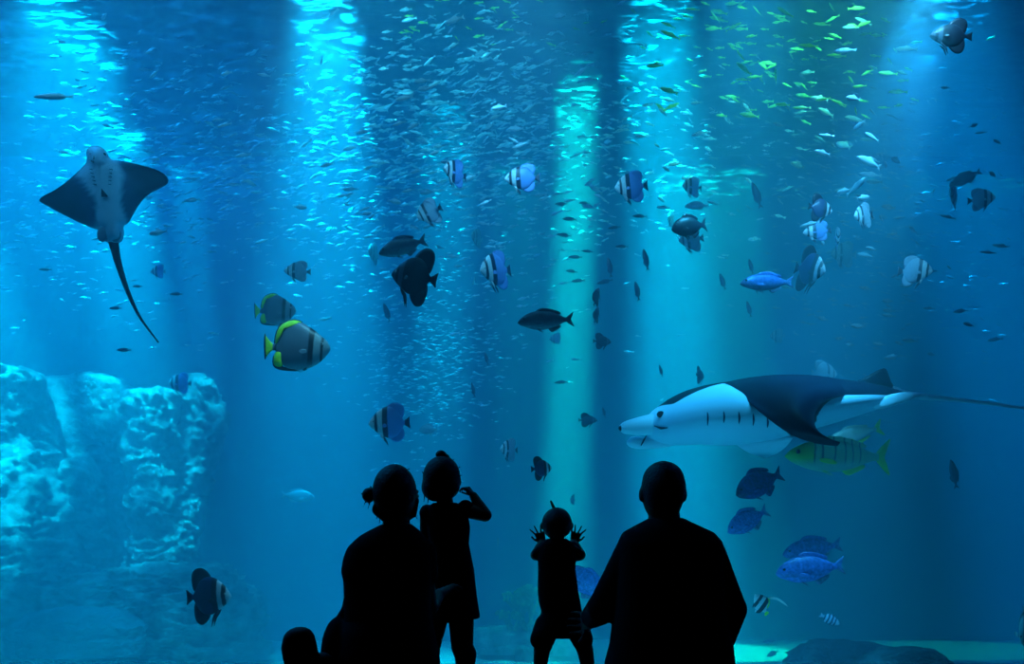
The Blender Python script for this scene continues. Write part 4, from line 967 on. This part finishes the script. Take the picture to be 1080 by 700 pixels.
def hand(mb, wrist, direc, nrm, size, curl=0.3, spread=0.16, thumb=1):
    """palm and five separate fingers; direc along the hand, nrm out of the palm, thumb +1 or -1 side"""
    d = Vector(direc).normalized(); nn = Vector(nrm); nn = (nn - d * nn.dot(d)).normalized(); s = d.cross(nn) * thumb
    w_ = Vector(wrist); pl = size * 0.50; hw = size * 0.21
    for k in range(4):
        o = (k - 1.5) / 1.5; cap(mb, w_ + s * o * hw * .45, size * .10, w_ + d * pl + s * o * hw * .95, size * .085, 10, 4)
    for k, fl in enumerate((0.36, 0.45, 0.48, 0.42)):      # little finger to index
        o = (k - 1.5) / 1.5; b = w_ + d * pl + s * o * hw; dd = (d + s * o * spread * 1.6).normalized(); L_ = size * fl
        a1 = curl; p1 = b + (dd * math.cos(a1) + nn * math.sin(a1)) * L_ * .45
        p2 = p1 + (dd * math.cos(a1 * 2.1) + nn * math.sin(a1 * 2.1)) * L_ * .32
        p3 = p2 + (dd * math.cos(a1 * 3) + nn * math.sin(a1 * 3)) * L_ * .25
        r = size * .052
        cap(mb, b, r * 1.1, p1, r, 10, 4); cap(mb, p1, r, p2, r * .9, 10, 4); cap(mb, p2, r * .9, p3, r * .75, 10, 4)
    b = w_ + d * size * .12 + s * hw * .7; t1 = b + (d * .65 + s * .85 + nn * .25).normalized() * size * .26; t2 = t1 + (d * .95 + s * .5 + nn * .3 * (curl * 2)).normalized() * size * .22
    cap(mb, b, size * .075, t1, size * .06, 10, 4); cap(mb, t1, size * .06, t2, size * .05, 10, 4)
def face(mb, parent, c, rx, ry, rz, yaw=0.0):
    """nose, brow, lips, chin and ears on a head that looks away along +y, turned by yaw (radians, to the right)"""
    c = Vector(c); f = Vector((math.sin(yaw), math.cos(yaw), 0)); s = Vector((math.cos(yaw), -math.sin(yaw), 0)); u = Vector((0, 0, 1))
    cap(mb, c + f * ry * .92 + u * rz * .02, rx * .10, c + f * ry * 1.10 - u * rz * .25, rx * .17, 10, 5)
    for k in (-1, 1):
        cap(mb, c + f * ry * .9 + s * k * rx * .15 + u * rz * .15, rx * .1, c + f * ry * .78 + s * k * rx * .55 + u * rz * .14, rx * .1, 10, 4)
        cap(mb, c + f * ry * .92 + s * k * rx * .02 - u * rz * .50, rx * .09, c + f * ry * .86 + s * k * rx * .25 - u * rz * .50, rx * .06, 10, 4)
        ell(mb, c + s * k * rx * 1.02 - u * rz * .08 - f * ry * .02, rx * .13, ry * .22, rz * .24)
    ell(mb, c + f * ry * .45 - u * rz * .62, rx * .62, ry * .48, rz * .34)
    for k in (-1, 1):
        V, F = sphere((0, 0, 0), rx * .17, 12, 8); e = mesh_obj('eye', V, F, M['eyew'], parent); e.location = c + f * ry * .84 + s * k * rx * .38 - u * rz * .02
        V, F = sphere((0, 0, 0), rx * .085, 10, 6); q = mesh_obj('iris', V, F, M['eye'], e); q.location = f * rx * .11
def person(Y, px, label, group=None):
    base = P(px, 0, Y); base.z = 0
    t = tag(empty('person', base), label, 'person', group)
    def U(x, y, dy=0.0): return P(x, y, Y + dy) - base
    def rows(lst): return [(U(0, r[0]).z, U(r[1], 0).x, U(r[2], 0).x, r[3], r[4]) for r in lst]
    return t, U, rows

# --- seated man
t, U, RW = person(2.67, 703, 'man with short hair sitting with his back to us in a long-sleeved top')
b = MB()
hc = U(699, 519); ell(b, hc, .070, .093, .100); ell(b, hc + Vector((0, 0, .030)), .066, .088, .070); ell(b, hc - Vector((0, 0, .028)), .064, .08, .070); face(b, t, hc, .070, .093, .103)
for k in (-1, 1): ell(b, hc + Vector((k * .070, -.005, -.004)), .008, .02, .028)
cap(b, U(700, 540), .052, U(702, 568), .058)
rowsloft(b, RW([(560, 682, 724, 0, .06), (578, 660, 752, 0, .10), (640, 660, 752, 0, .11), (700, 662, 750, .01, .11), (758, 655, 757, .03, .12)]))
LE = U(637, 640, .06); RE = U(771, 642, .04)
cap(b, U(667, 588), .046, LE, .040); cap(b, U(746, 590), .046, RE, .040)
LW = U(620, 657, .56); cap(b, LE, .042, LW, .028); hand(b, LW, (-.10, .9, -.10), (-.9, -.1, 0), .17, .45, .10, -1)
RWr = U(748, 700, .36); cap(b, RE, .042, RWr, .028); hand(b, RWr, (-.4, .8, -.3), (0, 0, -1), .18, .3, .08, -1)
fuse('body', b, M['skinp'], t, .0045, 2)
b = MB(); ell(b, hc + Vector((0, -.012, .010)), .0735, .095, .095); ell(b, hc + Vector((0, -.010, .034)), .0695, .090, .0705)
fuse('hair', b, M['hair'], t, .005, 1)
b = MB()
rowsloft(b, RW([(546, 685, 720, 0, .062), (553, 672, 734, 0, .085), (561, 657, 752, 0, .10), (571, 652, 761, 0, .118), (590, 650, 762, 0, .125), (640, 648, 764, 0, .135), (680, 643, 772, 0, .14), (700, 638, 775, .01, .15), (745, 638, 774, .02, .16)]))
cap(b, U(667, 583), .060, LE, .055); cap(b, U(747, 585), .060, RE, .052)
cap(b, LE, .057, U(625, 650, .40), .045); cap(b, RE, .054, U(757, 688, .28), .044)
fuse('shirt', b, M['shirt'], t, .006, 3)
b = MB()
rowsloft(b, RW([(728, 652, 760, .02, .14), (745, 646, 766, .03, .16), (768, 645, 768, .05, .16)]))
kl, kr = U(655, 728, .42), U(768, 728, .42)
kl.x -= .06; kr.x += .04; kl.z = .068; kr.z = .068
cap(b, U(680, 742, .08), .085, kl, .062); cap(b, U(728, 742, .08), .085, kr, .062)
fl = Vector((.10, .44, .045)); fr = Vector((-.12, .52, .045))
cap(b, kl, .060, fl, .042); cap(b, kr, .060, fr, .042)
fuse('trousers', b, M['trouser'], t, .007, 3)
for f_, d in ((fl, 1), (fr, -1)):
    b = MB(); cap(b, f_, .042, f_ + Vector((d * .14, .04, -.012)), .036); cap(b, f_ + Vector((d * .14, .04, -.012)), .036, f_ + Vector((d * .20, .05, -.012)), .030)
    fuse('shoe', b, M['shoe'], t, .006, 2)

# --- woman with the hair bun
t, U, RW = person(2.78, 410, 'woman with a hair bun kneeling with her back to us, one foot behind her')
b = MB(); hc = U(418, 522); ell(b, hc, .070, .088, .096); face(b, t, hc, .070, .088, .096, .55)
cap(b, U(418, 540), .046, U(418, 565), .050)
rowsloft(b, RW([(558, 398, 438, 0, .055), (575, 376, 455, 0, .09), (640, 380, 450, 0, .10), (700, 372, 458, 0, .11), (725, 365, 462, .02, .13)]))
LE = U(370, 645, .02); cap(b, U(383, 588), .040, LE, .034); LW = U(386, 690, .22); cap(b, LE, .036, LW, .024); hand(b, LW, (.3, .7, -.5), (0, 0, -1), .16, .35, .08, -1)
RE = U(452, 640, .12); cap(b, U(443, 588), .040, RE, .034); RWr = U(462, 628, .26); cap(b, RE, .036, RWr, .024); hand(b, RWr, (.25, .8, .2), (0.3, -.1, -.9), .16, .3, .08, 1)
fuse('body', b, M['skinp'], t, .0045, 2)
b = MB(); ell(b, hc + Vector((-.004, -.014, .010)), .0765, .093, .098)
cap(b, hc + Vector((-.055, -.03, -.05)), .025, hc + Vector((-.03, -.05, -.075)), .02)
cap(b, hc + Vector((.064, .0, -.02)), .016, hc + Vector((.058, .01, -.068)), .012)
ho = fuse('hair', b, M['hair'], t, .005, 2)
b = MB(); bc = U(389, 522, -.02); ell(b, bc, .023, .03, .026); cap(b, bc, .016, hc + Vector((-.06, -.02, 0)), .018); ell(b, bc + Vector((.008, 0, .012)), .016, .02, .014)
for (dx, dz, ex, ez) in ((-.01, -.02, -.02, -.042), (.004, -.022, -.004, -.05), (-.018, .0, -.032, .01), (.012, .02, .004, .036)):
    cap(b, bc + Vector((dx, 0, dz)), .003, bc + Vector((ex, 0, ez)), .002, 6, 3)
fuse('hair_bun', b, M['hair'], ho, .003, 1)
b = MB()
for (x0, y0, x1, y1) in ((404, 540, 400, 552), (402, 538, 397, 547), (408, 545, 405, 558), (428, 497, 432, 494), (438, 540, 440, 547)):
    cap(b, U(x0, y0, -.05), .0022, U((x0 + x1) / 2 - 1, (y0 + y1) / 2, -.05), .002, 6, 3); cap(b, U((x0 + x1) / 2 - 1, (y0 + y1) / 2, -.05), .002, U(x1, y1, -.05), .0012, 6, 3)
b.build('hair_strand', M['hair'], ho)
b = MB()
rowsloft(b, RW([(552, 404, 433, 0, .055), (557, 394, 440, 0, .075), (562, 384, 445, 0, .085), (568, 376, 450, 0, .095), (577, 367, 456, 0, .105), (589, 362.5, 457, 0, .11), (602, 360.5, 456, 0, .115), (612, 363, 455, 0, .115), (640, 364, 455, 0, .12), (670, 364, 458, 0, .125), (690, 362, 460, .01, .13), (708, 360, 463, .02, .15)]))
cap(b, U(382, 586), .056, U(376, 600, .0), .050); cap(b, U(445, 583), .052, U(448, 606, .04), .048)
fuse('shirt', b, M['tee'], t, .006, 2)
b = MB()
rowsloft(b, RW([(640, 372, 452, .0, .11), (665, 358, 458, .0, .14), (690, 349, 463, .0, .16), (735, 345, 466, .05, .17)]))
cap(b, U(378, 706, .1), .085, U(370, 735, .48), .068); cap(b, U(436, 706, .1), .085, U(444, 735, .48), .068)
cap(b, U(370, 740, .46), .062, U(352, 738, -.05), .046); cap(b, U(444, 740, .46), .062, U(440, 745, .0), .044)
ell(b, U(356, 690, -.02), .055, .09, .13)
cap(b, U(366, 644, .0), .022, U(354, 668, .0), .03)
fuse('trousers', b, M['trouser'], t, .007, 3)
b = MB(); rowsloft(b, RW([(655, 324, 334, -.16, .02), (657.5, 318, 339, -.16, .035), (663, 313.5, 343, -.16, .045), (675, 311, 346, -.16, .05), (690, 313, 347, -.15, .05), (705, 318, 348, -.13, .05), (735, 325, 350, -.10, .045)]))
cap(b, U(340, 700, -.12), .04, U(352, 715, -.02), .045)
o = fuse('shoe', b, M['shoe'], t, .005, 3)
b = MB(); cap(b, U(440, 748, .0), .04, U(444, 750, -.18), .032); fuse('shoe', b, M['shoe'], t, .006, 2)

# --- girl with the topknot
t, U, RW = person(3.28, 474, 'small girl with a topknot standing in a dress, one hand raised to her face')
b = MB(); hc = U(466, 506); ell(b, hc, .070, .082, .085); face(b, t, hc, .070, .082, .085)
cap(b, U(469, 522), .032, U(470, 540), .036)
rowsloft(b, RW([(533, 455, 486, 0, .04), (545, 450, 492, 0, .06), (575, 456, 491, 0, .06), (610, 455, 494, 0, .07), (640, 456, 496, 0, .07)]))
for (hx, kx, fx, s_) in ((462, 453, 452, -1), (486, 487.5, 491, 1)):
    cap(b, U(hx, 636), .058, U(kx, 682), .045); cap(b, U(kx, 682), .045, U(fx, 690), .046); cap(b, U(fx, 690), .046, U(fx, 716), .030)
    cap(b, U(fx, 719), .028, U(fx + s_ * 2, 722, .09), .024)
E1 = U(511.5, 543, -.01); W1 = U(499.5, 523, .02)
cap(b, U(490, 538), .030, E1, .028); cap(b, E1, .028, W1, .018); hand(b, W1, (-.55, .1, .65), (-.5, .3, -.5), .085, .75, .05, 1)
E2 = U(449, 566, .03); cap(b, U(450, 541), .028, E2, .025); cap(b, E2, .025, U(458, 580, .14), .019); hand(b, U(458, 580, .14), (.3, .6, -.2), (0, 0, -1), .10, .4, .06, -1)
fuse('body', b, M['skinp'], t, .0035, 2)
b = MB(); ell(b, hc + Vector((0, -.012, .008)), .0775, .088, .090)
ell(b, hc + Vector((-.020, -.02, -.030)), .062, .07, .060); ell(b, hc + Vector((.020, -.02, -.024)), .056, .06, .056); ell(b, hc + Vector((.006, -.015, .03)), .066, .075, .066)
ho = fuse('hair', b, M['hair'], t, .004, 2)
b = MB(); kc = U(465, 479); ell(b, kc, .022, .022, .017); cap(b, kc, .014, kc + Vector((.008, 0, -.02)), .02); ell(b, kc + Vector((.022, 0, -.010)), .014, .016, .012)
cap(b, kc + Vector((.02, 0, -.01)), .006, kc + Vector((.045, 0, -.02)), .003, 6, 3); fuse('topknot', b, M['hair'], ho, .0035, 1)
b = MB()
for (x0, y0, x1, y1) in ((448, 520, 447, 529), (452, 524, 451, 531), (482, 494, 485.5, 492), (483, 502, 487, 501), (447, 500, 445, 497), (476, 486, 479, 484)):
    cap(b, U(x0, y0, -.04), .003, U(x1, y1, -.04), .0012, 6, 3)
b.build('hair_strand', M['hair'], ho)
b = MB()
rowsloft(b, RW([(530, 457, 482, 0, .042), (535, 450, 489, 0, .055), (545, 448, 494, 0, .065), (556, 450, 496, 0, .072), (573, 453, 494.5, 0, .075), (600, 451, 500, 0, .09), (628, 449, 503, 0, .105), (651, 446, 506.5, 0, .12)]))
ell(b, U(491, 535.5), .034, .04, .034); ell(b, U(450, 541), .030, .04, .036)
fuse('dress', b, M['dress'], t, .004, 2)

# --- toddler at the glass
t, U, RW = person(3.50, 590, 'toddler with a tiny upright ponytail standing with both hands spread on the glass')
b = MB(); hc = U(587.3, 553); ell(b, hc, .0635, .074, .068); face(b, t, hc, .0635, .074, .068)
cap(b, U(587.5, 565), .030, U(588, 578), .032)
rowsloft(b, RW([(574, 574, 601, 0, .04), (590, 570, 605, 0, .06), (625, 571, 607, 0, .065), (665, 571, 612, 0, .07)]))
for k, (sx_, ex, wx) in enumerate(((573, 565.5, 572), (602, 611.5, 605))):
    E = U(ex, 585, .03); W_ = U(wx, 572.5, .115); s_ = -1 if k == 0 else 1
    cap(b, U(sx_, 580), .026, E, .026); cap(b, E, .026, W_, .020)
    hand(b, W_, (s_ * .28, .05, 1), (0, 1, 0), .086, .04, .40, -s_)
for (hx, kx, fx, s_) in ((580, 571.5, 569, -1), (608, 617, 621, 1)):
    cap(b, U(hx, 660), .048, U(kx, 685), .037); cap(b, U(kx, 685), .037, U(fx, 708), .028); cap(b, U(fx, 711), .024, U(fx + s_, 713, .06), .021)
fuse('body', b, M['skinp'], t, .0028, 2)
b = MB(); ell(b, hc + Vector((0, -.006, .004)), .0665, .077, .071)
ho = fuse('hair', b, M['hair'], t, .004, 1)
b = MB(); cap(b, U(586, 540), .008, U(583, 533), .007); cap(b, U(583, 533), .007, U(581, 528.5), .005); fuse('ponytail', b, M['hair'], ho, .002, 1)
b = MB()
cap(b, U(570, 583, .03), .030, U(573, 577, .08), .026); cap(b, U(608, 583, .03), .030, U(604, 577, .08), .026)
rowsloft(b, RW([(568, 577, 598, 0, .04), (573, 571, 604, 0, .05), (585, 567, 608, 0, .06), (600, 567.5, 607, 0, .07), (623, 567, 610, 0, .075), (634, 568, 612, 0, .075), (645, 571, 614, 0, .075), (655, 567, 617, 0, .08), (664, 563, 620, 0, .08), (671, 562, 622, 0, .078)]))
cap(b, U(573, 581), .030, U(567.5, 584, .015), .028); cap(b, U(602, 581), .030, U(609, 585, .015), .028)
cap(b, U(577, 660), .056, U(570.5, 674), .048); cap(b, U(608, 660), .056, U(614, 674), .048)
fuse('romper', b, M['romper'], t, .004, 2)
